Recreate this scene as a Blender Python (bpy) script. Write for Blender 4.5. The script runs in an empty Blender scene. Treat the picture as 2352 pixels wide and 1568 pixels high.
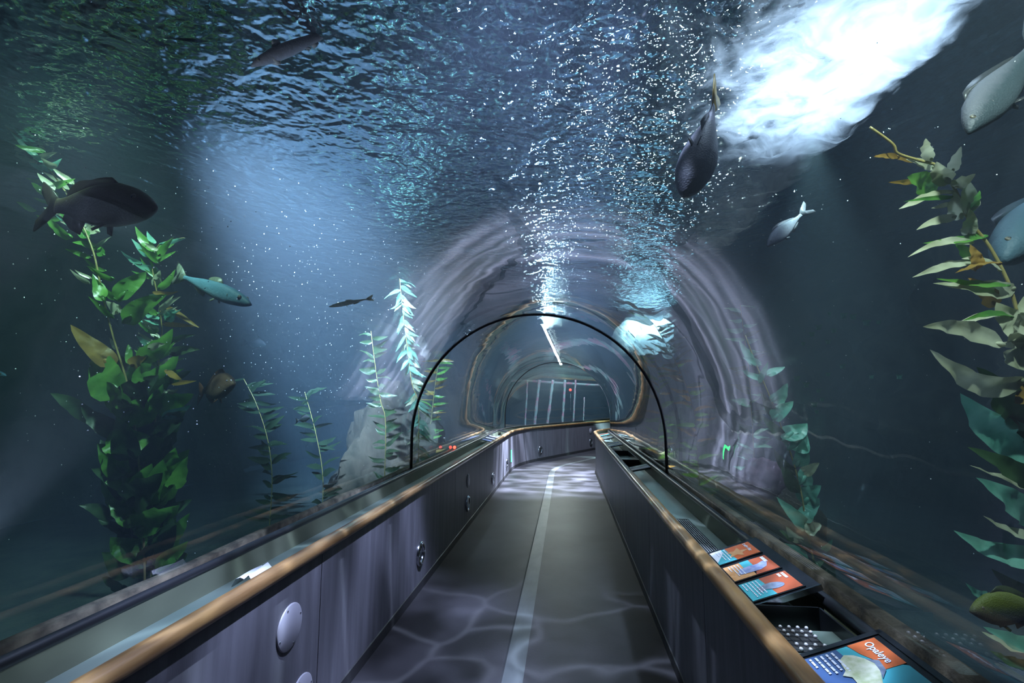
import bpy, math, random
from mathutils import Vector, Matrix
C = bpy.context.scene.collection
sc = bpy.context.scene
PI = math.pi

# ------------------------------------------------------------------ camera
F_PX = 1100.0
PITCH = math.atan((915 - 784) / F_PX)
YAW = math.atan((1300 - 1176) / F_PX * math.cos(PITCH))
EYE = Vector((0, 0, 1.6))
cam = bpy.data.cameras.new('camera')
cam.sensor_width = 36
cam.lens = 36 * F_PX / 2352
cam.clip_start = 0.02
cam.clip_end = 200
cam_o = bpy.data.objects.new('camera', cam)
C.objects.link(cam_o)
cam_o.location = EYE
cam_o.rotation_euler = (PI / 2 + PITCH, 0, YAW)
sc.camera = cam_o
FW = Vector((-math.sin(YAW) * math.cos(PITCH), math.cos(YAW) * math.cos(PITCH), math.sin(PITCH)))
RT = Vector((math.cos(YAW), math.sin(YAW), 0))
UP = RT.cross(FW)


def ray(px, py):
    return FW + RT * ((px - 1176) / F_PX) + UP * ((784 - py) / F_PX)


def P(px, py, y):
    """point of the place seen at px, py whose depth along the tunnel is y metres"""
    d = ray(px, py)
    return EYE + d * (y / d.y)


# ------------------------------------------------------------------ world, exposure
sc.view_settings.view_transform = 'Standard'
sc.view_settings.look = 'None'
sc.view_settings.exposure = 0.0
sc.view_settings.gamma = 1.0
sc.view_settings.use_curve_mapping = False
w = bpy.data.worlds.new('world')
sc.world = w
w.use_nodes = True
w.node_tree.nodes['Background'].inputs[0].default_value = (0.10, 0.16, 0.24, 1)
w.node_tree.nodes['Background'].inputs[1].default_value = 0.12
cy = sc.cycles
cy.max_bounces = 6
cy.diffuse_bounces = 2
cy.glossy_bounces = 4
cy.transmission_bounces = 4
cy.volume_bounces = 0
cy.transparent_max_bounces = 24
cy.caustics_reflective = False
cy.caustics_refractive = False
cy.sample_clamp_indirect = 12.0


# ------------------------------------------------------------------ lights
def gobo(ld, scale, lo, hi, power, seed=0.0, stretch=(1, 1, 1), lines=False):
    """light broken into moving-water caustic lines by the rippled surface it comes through"""
    ld.use_nodes = True
    nt = ld.node_tree
    n = nt.nodes
    em = n['Emission']
    tc = n.new('ShaderNodeNewGeometry')
    mp = n.new('ShaderNodeMapping')
    mp.inputs['Location'].default_value = (seed, seed * .7, 0)
    mp.inputs['Scale'].default_value = tuple(scale * s for s in stretch)
    nz = n.new('ShaderNodeTexNoise')
    nz.inputs['Scale'].default_value = 1.3
    nz.inputs['Detail'].default_value = 1
    mx = n.new('ShaderNodeMix')
    mx.data_type = 'RGBA'
    mx.blend_type = 'ADD'
    mx.inputs[0].default_value = 0.9
    vo = n.new('ShaderNodeTexVoronoi')
    vo.feature = 'SMOOTH_F1'
    vo.inputs['Scale'].default_value = 1.0
    mr = n.new('ShaderNodeMapRange')
    mr.inputs[1].default_value = 0.22
    mr.inputs[2].default_value = 0.72
    mr.inputs[3].default_value = 0.0
    mr.inputs[4].default_value = 1.0
    if lines:
        vo.feature = 'DISTANCE_TO_EDGE'
        mr.inputs[1].default_value = 0.13
        mr.inputs[2].default_value = 0.0
    pw = n.new('ShaderNodeMath')
    pw.operation = 'POWER'
    pw.inputs[1].default_value = power
    m2 = n.new('ShaderNodeMapRange')
    m2.inputs[3].default_value = lo
    m2.inputs[4].default_value = hi
    L = nt.links
    L.new(tc.outputs['Incoming'], mp.inputs[0])
    L.new(mp.outputs[0], nz.inputs['Vector'])
    L.new(mp.outputs[0], mx.inputs[6])
    L.new(nz.outputs['Color'], mx.inputs[7])
    L.new(mx.outputs[2], vo.inputs['Vector'])
    L.new(vo.outputs['Distance'], mr.inputs[0])
    L.new(mr.outputs[0], pw.inputs[0])
    L.new(pw.outputs[0], m2.inputs[0])
    L.new(m2.outputs[0], em.inputs['Strength'])  # caustics are painted into the lamp output, not cast by the water


def spot(name, loc, aim, watts, color, angle, blend=0.5, size=0.1):
    ld = bpy.data.lights.new(name, 'SPOT')
    ld.energy = watts
    ld.color = color
    ld.spot_size = math.radians(angle)
    ld.spot_blend = blend
    ld.shadow_soft_size = size
    o = bpy.data.objects.new(name, ld)
    C.objects.link(o)
    o.location = loc
    o.rotation_euler = (Vector(aim) - Vector(loc)).to_track_quat('-Z', 'Y').to_euler()
    return o


SURF = 3.78     # water level
spot('surface_lamp', (1.9, 3.2, 6.6), (1.75, 3.2, 3.7), 5600, (0.80, 0.84, 1.0), 46, 1.0, 0.15)
g = spot('walkway_lamp', (0.5, 10.2, 6.6), (-0.35, 10.2, 0), 60000, (0.88, 0.80, 1.0), 42, 0.9, 0.04)
gobo(g.data, 16, 0.30, 3.2, 1.8, 3.0, (1, 1.6, 1))
g = spot('near_floor_lamp', (0.1, 1.9, 6.4), (-0.35, 2.4, 0), 1500, (0.80, 0.78, 1.0), 40, 0.7, 0.02)
gobo(g.data, 8.5, 0.07, 9.0, 4.0, 11.0, lines=True)
g = spot('panel_lamp', (0.7, 2.6, 5.6), (-1.30, 2.7, 0.7), 7000, (0.72, 0.68, 1.0), 40, 0.7, 0.03)
gobo(g.data, 14, 0.25, 2.4, 1.6, 5.0)
spot('haze_lamp', (-2.55, 1.9, 5.2), (-3.05, 6.4, 2.7), 84000, (0.82, 0.88, 1.0), 40, 1.0, 0.06)
spot('kelp_lamp_east', (1.25, 0.85, 3.65), (2.2, 2.4, 1.9), 420, (0.92, 1.0, 0.90), 66, 0.6, 0.05)
spot('kelp_lamp_west', (-3.7, 2.6, 4.9), (-3.85, 3.6, 2.3), 2600, (0.76, 1.0, 0.72), 70, 0.9, 0.08)
spot('rim_uplight', (-2.2, 1.5, 0.9), (-1.55, 2.45, 3.2), 200, (0.85, 0.85, 1.0), 34, 0.8, 0.03)  # unseen light added to lift the dark shark belly
spot('kelp_lamp_mid', (1.75, 3.4, 3.5), (2.2, 4.4, 1.3), 260, (0.75, 1.0, 0.92), 50, 0.8, 0.05)  # added fill that brightens the rounded teal kelp
spot('reef_lamp', (2.6, 9.0, 5.6), (2.4, 9.0, 0.8), 1100, (0.80, 1.0, 0.92), 70, 0.8, 0.1)
spot('bend_lamp', (1.4, 13.2, 5.6), (0.5, 13.6, 0), 5000, (0.88, 0.82, 1.0), 60, 0.8, 0.1)  # added cross-light for the parapet past the bend
spot('sign_lamp', (0.45, 1.9, 3.3), (0.76, 2.0, 0.85), 150, (0.92, 0.95, 1.0), 34, 0.8, 0.04)  # added fill over the fish signs
spot('reef_lamp_west', (-2.4, 6.6, 5.2), (-2.0, 6.6, 1.4), 1300, (0.86, 0.92, 1.0), 50, 0.8, 0.1)  # added fill for the feathery kelp by the joint ring
spot('far_tank_lamp', (1.0, 18.0, 5.6), (0.5, 19.0, 1.0), 7000, (0.80, 0.95, 1.0), 80, 0.8, 0.1)  # added fill that lights the far posts


ar = bpy.data.lights.new('roof_light_panel', 'AREA')  # broad fill added above the water to raise the ambient level
ar.shape = 'RECTANGLE'
ar.size, ar.size_y = 9, 16
ar.energy = 55
ar.color = (0.55, 0.68, 1.0)
ar_o = bpy.data.objects.new('roof_light_panel', ar)
C.objects.link(ar_o)
ar_o.location = (0, 6, 7.6)


# ------------------------------------------------------------------ materials
def new_mat(name):
    m = bpy.data.materials.new(name)
    m.use_nodes = True
    return m, m.node_tree.nodes, m.node_tree.links


def pm(name, col, rough=0.6, metal=0.0, col2=None, scale=8.0, stretch=(1, 1, 1), detail=4, bump=0.0,
       bscale=None, spec=0.5, transl=0.0, sharp=None, coat=0.0):
    m, n, L = new_mat(name)
    b = n['Principled BSDF']
    b.inputs['Roughness'].default_value = rough
    b.inputs['Metallic'].default_value = metal
    b.inputs['Specular IOR Level'].default_value = spec
    b.inputs['Coat Weight'].default_value = coat
    b.inputs['Base Color'].default_value = (*col, 1)
    tc = n.new('ShaderNodeTexCoord')
    mp = n.new('ShaderNodeMapping')
    mp.inputs['Scale'].default_value = stretch
    L.new(tc.outputs['Object'], mp.inputs[0])
    colsock = None
    if col2:
        nz = n.new('ShaderNodeTexNoise')
        nz.inputs['Scale'].default_value = scale
        nz.inputs['Detail'].default_value = detail
        L.new(mp.outputs[0], nz.inputs['Vector'])
        cr = n.new('ShaderNodeValToRGB')
        a, c = sharp or (0.35, 0.65)
        cr.color_ramp.elements[0].position = a
        cr.color_ramp.elements[1].position = c
        cr.color_ramp.elements[0].color = (*col, 1)
        cr.color_ramp.elements[1].color = (*col2, 1)
        L.new(nz.outputs['Fac'], cr.inputs[0])
        L.new(cr.outputs[0], b.inputs['Base Color'])
        colsock = cr.outputs[0]
    if bump:
        nb = n.new('ShaderNodeTexNoise')
        nb.inputs['Scale'].default_value = bscale or scale * 2
        nb.inputs['Detail'].default_value = 5
        L.new(mp.outputs[0], nb.inputs['Vector'])
        bp = n.new('ShaderNodeBump')
        bp.inputs['Distance'].default_value = bump
        bp.inputs['Strength'].default_value = 1.0
        L.new(nb.outputs['Fac'], bp.inputs['Height'])
        L.new(bp.outputs[0], b.inputs['Normal'])
    if transl:
        t = n.new('ShaderNodeBsdfTranslucent')
        t.inputs[0].default_value = (*[min(1, c * 1.5) for c in col], 1)
        if colsock:
            L.new(colsock, t.inputs[0])
        mx = n.new('ShaderNodeMixShader')
        mx.inputs[0].default_value = transl
        L.new(b.outputs[0], mx.inputs[1])
        L.new(t.outputs[0], mx.inputs[2])
        L.new(mx.outputs[0], n['Material Output'].inputs[0])
    return m


def emit(name, col, s):
    m, n, L = new_mat(name)
    b = n['Principled BSDF']
    b.inputs['Base Color'].default_value = (*col, 1)
    b.inputs['Emission Color'].default_value = (*col, 1)
    b.inputs['Emission Strength'].default_value = s
    return m


def schlick(n, L, normal_sock, f0, powr=5.0):
    g = n.new('ShaderNodeNewGeometry')
    d = n.new('ShaderNodeVectorMath')
    d.operation = 'DOT_PRODUCT'
    L.new(g.outputs['Incoming'], d.inputs[0])
    L.new(normal_sock or g.outputs['Normal'], d.inputs[1])
    a = n.new('ShaderNodeMath')
    a.operation = 'ABSOLUTE'
    L.new(d.outputs['Value'], a.inputs[0])
    s = n.new('ShaderNodeMath')
    s.operation = 'SUBTRACT'
    s.use_clamp = True
    s.inputs[0].default_value = 1.0
    L.new(a.outputs[0], s.inputs[1])
    p = n.new('ShaderNodeMath')
    p.operation = 'POWER'
    p.inputs[1].default_value = powr
    L.new(s.outputs[0], p.inputs[0])
    q = n.new('ShaderNodeMapRange')
    q.inputs[3].default_value = f0
    q.inputs[4].default_value = 1.0
    L.new(p.outputs[0], q.inputs[0])
    return q.outputs[0]


def acrylic(name, f0, tint, bump=0.004):
    m, n, L = new_mat(name)
    n.remove(n['Principled BSDF'])
    tc = n.new('ShaderNodeTexCoord')
    nz = n.new('ShaderNodeTexNoise')
    nz.inputs['Scale'].default_value = 1.6
    nz.inputs['Detail'].default_value = 2
    L.new(tc.outputs['Object'], nz.inputs['Vector'])
    bp = n.new('ShaderNodeBump')
    bp.inputs['Distance'].default_value = bump
    L.new(nz.outputs['Fac'], bp.inputs['Height'])
    fac = schlick(n, L, bp.outputs[0], f0, 3.6)
    tr = n.new('ShaderNodeBsdfTransparent')
    tr.inputs[0].default_value = (*tint, 1)
    gl = n.new('ShaderNodeBsdfGlossy')
    gl.inputs['Roughness'].default_value = 0.0
    gl.inputs['Color'].default_value = (1, 1, 1, 1)
    L.new(bp.outputs[0], gl.inputs['Normal'])
    mx = n.new('ShaderNodeMixShader')
    L.new(fac, mx.inputs[0])
    L.new(tr.outputs[0], mx.inputs[1])
    L.new(gl.outputs[0], mx.inputs[2])
    L.new(mx.outputs[0], n['Material Output'].inputs[0])
    return m


def water_mat():
    m, n, L = new_mat('rippled_water_underside')
    n.remove(n['Principled BSDF'])
    tc = n.new('ShaderNodeTexCoord')
    mp = n.new('ShaderNodeMapping')
    mp.inputs['Scale'].default_value = (1, 1, 1)
    L.new(tc.outputs['Object'], mp.inputs[0])
    n1 = n.new('ShaderNodeTexNoise')
    n1.inputs['Scale'].default_value = 3.0
    n1.inputs['Detail'].default_value = 2.5
    n1.inputs['Distortion'].default_value = 0.8
    L.new(mp.outputs[0], n1.inputs['Vector'])
    n2 = n.new('ShaderNodeTexNoise')
    n2.inputs['Scale'].default_value = 12.0
    n2.inputs['Detail'].default_value = 1.5
    L.new(mp.outputs[0], n2.inputs['Vector'])
    ad = n.new('ShaderNodeMath')
    ad.operation = 'MULTIPLY_ADD'
    ad.inputs[1].default_value = 0.42
    L.new(n2.outputs['Fac'], ad.inputs[0])
    L.new(n1.outputs['Fac'], ad.inputs[2])
    bp = n.new('ShaderNodeBump')
    bp.inputs['Distance'].default_value = 0.088
    L.new(ad.outputs[0], bp.inputs['Height'])
    tr = n.new('ShaderNodeBsdfTransparent')
    tr.inputs[0].default_value = (0.85, 0.95, 1, 1)
    gl = n.new('ShaderNodeBsdfGlossy')
    gl.inputs['Roughness'].default_value = 0.0
    gl.inputs['Color'].default_value = (0.70, 0.80, 0.85, 1)
    L.new(bp.outputs[0], gl.inputs['Normal'])
    mx = n.new('ShaderNodeMixShader')
    mx.inputs[0].default_value = 0.66
    L.new(tr.outputs[0], mx.inputs[1])
    L.new(gl.outputs[0], mx.inputs[2])
    L.new(mx.outputs[0], n['Material Output'].inputs[0])
    return m


def foam_mat():
    m, n, L = new_mat('white_aerated_water')
    b = n['Principled BSDF']
    b.inputs['Base Color'].default_value = (0.93, 0.95, 1, 1)
    b.inputs['Roughness'].default_value = 0.9
    t = n.new('ShaderNodeBsdfTranslucent')
    t.inputs[0].default_value = (0.93, 0.96, 1, 1)
    mx = n.new('ShaderNodeMixShader')
    mx.inputs[0].default_value = 0.75
    L.new(b.outputs[0], mx.inputs[1])
    L.new(t.outputs[0], mx.inputs[2])
    at = n.new('ShaderNodeAttribute')
    at.attribute_name = 'cover'
    tc = n.new('ShaderNodeTexCoord')
    nz = n.new('ShaderNodeTexNoise')
    nz.inputs['Scale'].default_value = 3.2
    nz.inputs['Detail'].default_value = 6
    nz.inputs['Distortion'].default_value = 1.2
    L.new(tc.outputs['Object'], nz.inputs['Vector'])
    ma = n.new('ShaderNodeMath')
    ma.operation = 'MULTIPLY_ADD'
    ma.inputs[1].default_value = 2.4
    L.new(nz.outputs['Fac'], ma.inputs[0])
    L.new(at.outputs['Fac'], ma.inputs[2])
    mr = n.new('ShaderNodeMapRange')
    mr.interpolation_type = 'SMOOTHSTEP'
    mr.inputs[1].default_value = 1.1
    mr.inputs[2].default_value = 2.6
    L.new(ma.outputs[0], mr.inputs[0])
    tr = n.new('ShaderNodeBsdfTransparent')
    m2 = n.new('ShaderNodeMixShader')
    L.new(mr.outputs[0], m2.inputs[0])
    L.new(tr.outputs[0], m2.inputs[1])
    L.new(mx.outputs[0], m2.inputs[2])
    L.new(m2.outputs[0], n['Material Output'].inputs[0])
    return m


def fog_mat(scatter, absorb, tint, atint, g=0.25):
    m, n, L = new_mat('sea_water_haze')
    n.remove(n['Principled BSDF'])
    s = n.new('ShaderNodeVolumeScatter')
    s.inputs['Color'].default_value = (*tint, 1)
    s.inputs['Density'].default_value = scatter
    s.inputs['Anisotropy'].default_value = g
    a = n.new('ShaderNodeVolumeAbsorption')
    a.inputs['Color'].default_value = (*atint, 1)
    a.inputs['Density'].default_value = absorb
    ad = n.new('ShaderNodeAddShader')
    L.new(s.outputs[0], ad.inputs[0])
    L.new(a.outputs[0], ad.inputs[1])
    L.new(ad.outputs[0], n['Material Output'].inputs['Volume'])
    return m


M = {}
M['panel'] = pm('brushed_grey_laminate', (0.115, 0.11, 0.125), 0.5, 0, (0.165, 0.16, 0.18), 3.0, (6, 6, 0.5), 4, 0.0006, 30)
M['wood'] = pm('varnished_oak', (0.20, 0.105, 0.04), 0.35, 0, (0.35, 0.20, 0.08), 5.0, (6, 0.8, 6), 5, 0.001, 12, coat=0.3)
M['floor'] = pm('dark_rubber_floor', (0.030, 0.028, 0.031), 0.5, 0, (0.050, 0.047, 0.052), 1.5, (1, 1, 1), 6, 0.0006, 60, spec=0.18)
M['strip'] = pm('worn_metal_strip', (0.055, 0.062, 0.065), 0.5, 0.0, (0.085, 0.092, 0.095), 9, (1, .4, 1), 5)
M['seam'] = pm('dark_seam', (0.02, 0.02, 0.022), 0.8)
M['skirt'] = pm('dark_vinyl_skirting', (0.035, 0.034, 0.036), 0.5)
M['tray'] = pm('galvanised_tray_metal', (0.15, 0.21, 0.18), 0.3, 0.45, (0.24, 0.30, 0.26), 4, (1, .5, 1), 5)
M['traywall'] = pm('painted_tray_side', (0.09, 0.105, 0.07), 0.45, 0.1, (0.14, 0.155, 0.105), 3, (1, .5, 1), 4)
M['black'] = pm('black_rubber', (0.012, 0.013, 0.016), 0.35)
M['blackmetal'] = pm('black_powder_coat', (0.012, 0.014, 0.018), 0.3)
M['rock'] = pm('brown_concrete_rim', (0.06, 0.045, 0.032), 0.9, 0, (0.20, 0.15, 0.10), 14, (1, 1, 1), 8, 0.006, 40)
M['reef'] = pm('reef_rock', (0.025, 0.035, 0.04), 0.95, 0, (0.07, 0.08, 0.065), 2.2, (1, 1, 1), 9, 0.04, 7)
M['reef2'] = pm('pale_reef_rock', (0.022, 0.018, 0.012), 0.95, 0, (0.085, 0.060, 0.042), 3, (1, 1, 0.4), 9, 0.03, 9)
M['sand'] = pm('tank_sand', (0.02, 0.03, 0.032), 0.95, 0, (0.045, 0.055, 0.05), 4, (1, 1, 1), 8, 0.01, 30)
M['ring'] = pm('dark_joint_sealant', (0.010, 0.012, 0.020), 0.3)
M['chrome'] = pm('polished_steel', (0.55, 0.56, 0.6), 0.18, 1.0)
M['lens'] = pm('dark_lamp_lens', (0.04, 0.045, 0.05), 0.1)
M['cover'] = pm('white_cover_plate', (0.42, 0.40, 0.45), 0.45)
M['alu'] = pm('brushed_aluminium', (.38, .40, .41), .35, .3)
M['paper'] = pm('white_paper', (0.75, 0.77, 0.8), 0.7)
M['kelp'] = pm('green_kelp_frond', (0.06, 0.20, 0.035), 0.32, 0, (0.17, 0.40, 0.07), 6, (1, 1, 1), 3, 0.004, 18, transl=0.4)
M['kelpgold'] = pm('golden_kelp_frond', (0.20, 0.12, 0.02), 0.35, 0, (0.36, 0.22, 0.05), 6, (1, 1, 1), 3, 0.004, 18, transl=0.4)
M['kelppale'] = pm('pale_kelp_frond', (0.34, 0.36, 0.22), 0.3, 0, (0.60, 0.62, 0.45), 7, (1, 1, 1), 3, 0.004, 20, transl=0.35)  # strong light on the fronds put into a paler colour
M['kelpdark'] = pm('dark_kelp_frond', (0.03, 0.07, 0.035), 0.4, 0, (0.06, 0.12, 0.05), 6, (1, 1, 1), 3, 0.004, 18, transl=0.3)  # frond green darkened, shade put into the colour
M['kelpfaint'] = pm('dim_kelp_frond', (0.012, 0.030, 0.018), 0.6, 0, (0.025, 0.050, 0.025), 6, spec=0.1, transl=0.2)  # darkest frond copy, dimness of the far water put into the colour
M['kelpteal'] = pm('teal_kelp_frond', (0.12, 0.38, 0.28), 0.3, 0, (0.26, 0.58, 0.46), 8, (1, 1, 1), 3, 0.004, 20, transl=0.4)
M['stipe'] = pm('kelp_stipe', (0.22, 0.17, 0.05), 0.4, 0, (0.32, 0.27, 0.10), 20)
M['pile'] = pm('encrusted_pile', (0.55, 0.55, 0.50), 0.8, 0, (0.90, 0.28, 0.36), 5, (1, 1, 1.2), 3, 0.01, 20, sharp=(0.45, 0.6))
M['speck'] = pm('air_bubble', (0.9, 0.95, 1), 0.1)
M['orange'] = pm('orange_print', (0.72, 0.16, 0.05), 0.25, coat=0.6)
M['redorange'] = pm('rust_print', (0.50, 0.11, 0.05), 0.25, coat=0.6)
M['teal'] = pm('teal_print', (0.08, 0.46, 0.55), 0.25, coat=0.6)
M['slate'] = pm('slate_blue_print', (0.07, 0.13, 0.30), 0.25, coat=0.6)
M['peach'] = pm('peach_print', (0.72, 0.38, 0.18), 0.3, 0, (0.60, 0.27, 0.10), 60)
M['violet'] = pm('violet_fish_print', (0.22, 0.26, 0.52), 0.3, 0, (0.38, 0.42, 0.66), 50)
M['greyfish'] = pm('grey_fish_print', (0.15, 0.18, 0.26), 0.3, 0, (0.25, 0.30, 0.40), 60)
M['olivefish'] = pm('pale_olive_fish_print', (0.45, 0.50, 0.28), 0.3, 0, (0.74, 0.74, 0.60), 40)
M['ink'] = pm('white_ink', (0.80, 0.82, 0.95), 0.4)
M['acr_in'] = acrylic('acrylic_inner_face', 0.055, (0.96, 1, 1), 0.0028)
M['acr_out'] = acrylic('acrylic_outer_face', 0.012, (0.95, 1, 1), 0.004)
M['red'] = emit('red_indicator', (1, 0.08, 0.05), 4)
M['green'] = emit('green_exit_light', (0.05, 1, 0.25), 6)
M['lamp_e'] = emit('lit_flood_lens', (0.75, 1.0, 0.92), 60)
M['lamp_w'] = emit('lit_white_lens', (1.0, 0.82, 0.66), 420)
M['lamp_c'] = emit('lit_cool_lens', (1.0, 0.96, 0.86), 620)


# ------------------------------------------------------------------ object helpers
def prop(o, label=None, cat=None, group=None, kind=None):
    if label: o['label'] = label
    if cat: o['category'] = cat
    if group: o['group'] = group
    if kind: o['kind'] = kind
    return o


def mesh(name, verts, faces, mat, parent=None, smooth=False, fm=None):
    me = bpy.data.meshes.new(name)
    me.from_pydata([tuple(v) for v in verts], [], faces)
    for m in (mat if isinstance(mat, (list, tuple)) else [mat]):
        me.materials.append(m)
    if fm:
        for p, k in zip(me.polygons, fm): p.material_index = k
    if smooth:
        me.polygons.foreach_set('use_smooth', [True] * len(me.polygons))
    me.update()
    o = bpy.data.objects.new(name, me)
    C.objects.link(o)
    if parent: o.parent = parent
    return o


def empty(name, loc=(0, 0, 0), rot=(0, 0, 0)):
    o = bpy.data.objects.new(name, None)
    o.location = loc
    o.rotation_euler = rot
    C.objects.link(o)
    return o


class B:
    def __init__(s): s.v, s.f, s.m = [], [], []

    def add(s, v, f, k=0):
        n = len(s.v)
        s.v += [Vector(x) for x in v]
        s.f += [tuple(i + n for i in q) for q in f]
        s.m += [k] * len(f)

    def box(s, c, d, k=0, rot=None):
        c = Vector(c)
        vs = []
        for x in (-.5, .5):
            for y in (-.5, .5):
                for z in (-.5, .5):
                    q = Vector((x * d[0], y * d[1], z * d[2]))
                    if rot: q = rot @ q
                    vs.append(c + q)
        s.add(vs, [(0, 1, 3, 2), (4, 6, 7, 5), (0, 4, 5, 1), (2, 3, 7, 6), (0, 2, 6, 4), (1, 5, 7, 3)], k)

    def tube(s, pts, rs, seg=10, k=0, cap=True):
        pts = [Vector(p) for p in pts]
        if not isinstance(rs, (list, tuple)): rs = [rs] * len(pts)
        rings = []
        up = Vector((0.13, 0.21, 1)).normalized()
        for i, p in enumerate(pts):
            t = (pts[min(i + 1, len(pts) - 1)] - pts[max(i - 1, 0)]).normalized()
            a = t.cross(up)
            if a.length < 0.1: a = t.cross(Vector((1, 0, 0)))
            a.normalize()
            b = t.cross(a)
            rings.append([p + (a * math.cos(2 * PI * j / seg) + b * math.sin(2 * PI * j / seg)) * rs[i] for j in range(seg)])
        v = [q for r in rings for q in r]
        f = []
        for i in range(len(pts) - 1):
            for j in range(seg):
                f.append((i * seg + j, i * seg + (j + 1) % seg, (i + 1) * seg + (j + 1) % seg, (i + 1) * seg + j))
        if cap:
            f.append(tuple(range(seg - 1, -1, -1)))
            f.append(tuple((len(pts) - 1) * seg + j for j in range(seg)))
        s.add(v, f, k)

    def lathe(s, prof, org, axis, seg=24, k=0):
        """prof: (radius, height along axis)"""
        axis = Vector(axis).normalized()
        a = axis.orthogonal().normalized()
        b = axis.cross(a)
        org = Vector(org)
        v = []
        for r, h in prof:
            for j in range(seg):
                t = 2 * PI * j / seg
                v.append(org + axis * h + (a * math.cos(t) + b * math.sin(t)) * r)
        f = []
        for i in range(len(prof) - 1):
            for j in range(seg):
                f.append((i * seg + j, i * seg + (j + 1) % seg, (i + 1) * seg + (j + 1) % seg, (i + 1) * seg + j))
        s.add(v, f, k)

    def blob(s, c, r, k=0, nu=10, nv=7, jit=0.0, rnd=None):
        c = Vector(c)
        r = Vector(r) if not isinstance(r, (int, float)) else Vector((r, r, r))
        v = [c + Vector((0, 0, r.z))]
        for i in range(1, nv):
            for j in range(nu):
                th = PI * i / nv
                ph = 2 * PI * j / nu
                q = 1 + (rnd.uniform(-jit, jit) if rnd else 0)
                v.append(c + Vector((r.x * math.sin(th) * math.cos(ph) * q, r.y * math.sin(th) * math.sin(ph) * q, r.z * math.cos(th) * q)))
        v.append(c - Vector((0, 0, r.z)))
        f = []
        for j in range(nu): f.append((0, 1 + j, 1 + (j + 1) % nu))
        for i in range(nv - 2):
            for j in range(nu):
                a = 1 + i * nu
                f.append((a + j, a + nu + j, a + nu + (j + 1) % nu, a + (j + 1) % nu))
        a = 1 + (nv - 2) * nu
        for j in range(nu): f.append((a + j, len(v) - 1, a + (j + 1) % nu))
        s.add(v, f, k)

    def obj(s, name, mat, parent=None, smooth=False):
        return mesh(name, s.v, s.f, mat, parent, smooth, s.m if isinstance(mat, (list, tuple)) else None)


# ------------------------------------------------------------------ the path of the tunnel
XC = -0.31
Y_BEND, R_BEND, A_BEND = 10.7, 3.0, math.radians(29)


def path(s):
    """centre point and heading of the walkway after s metres"""
    if s <= Y_BEND: return Vector((XC, s, 0)), 0.0
    q = (s - Y_BEND) / R_BEND
    if q <= A_BEND:
        return Vector((XC + R_BEND * (1 - math.cos(q)), Y_BEND + R_BEND * math.sin(q), 0)), q
    e = Vector((XC + R_BEND * (1 - math.cos(A_BEND)), Y_BEND + R_BEND * math.sin(A_BEND), 0))
    r = s - Y_BEND - R_BEND * A_BEND
    return e + Vector((math.sin(A_BEND), math.cos(A_BEND), 0)) * r, A_BEND


def at(s, x, z):
    c, a = path(s)
    return c + Vector((math.cos(a), -math.sin(a), 0)) * x + Vector((0, 0, z))


S0, S1 = -2.5, 22.0


def stations(a, b):
    out = [a]
    for k in range(0, 400):
        s = Y_BEND + R_BEND * A_BEND * k / 10 if k <= 10 else None
        if s is None: break
        if a < s < b: out.append(s)
    y = math.ceil(a * 2) / 2
    while y < b:
        if y > a and not (Y_BEND - .01 < y < Y_BEND + R_BEND * A_BEND + .01): out.append(y)
        y += 0.5
    out.append(b)
    return sorted(set(round(t, 4) for t in out))


def sweep(name, prof, mat, s0=S0, s1=S1, closed=False, parent=None, smooth=False, caps=True, wob=None):
    ss = stations(s0, s1)
    n = len(prof)
    v, f = [], []
    for s in ss:
        for i, (x, z) in enumerate(prof):
            dx, dz = wob(s, i) if wob else (0, 0)
            v.append(at(s, x + dx, z + dz))
    for i in range(len(ss) - 1):
        for j in range(n if closed else n - 1):
            k = (j + 1) % n
            f.append((i * n + j, i * n + k, (i + 1) * n + k, (i + 1) * n + j))
    if closed and caps:
        f.append(tuple(range(n - 1, -1, -1)))
        f.append(tuple((len(ss) - 1) * n + j for j in range(n)))
    return mesh(name, v, f, mat, parent, smooth)


HW = 0.93      # half width of the floor
# floor and central strip
prop(sweep('floor', [(-HW - .02, 0), (HW + .02, 0), (HW + .02, -.1), (-HW - .02, -.1)], M['floor'], closed=True), kind='structure')
prop(sweep('trim_1', [(-.075, 0.0), (-.075, 0.003), (.045, 0.003), (.045, 0.0)], M['strip'], closed=True), kind='structure')
prop(sweep('trim_2', [(-.087, 0.0), (-.087, 0.0015), (-.076, 0.0015), (-.076, 0.0)], M['seam'], closed=True), kind='structure')

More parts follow.
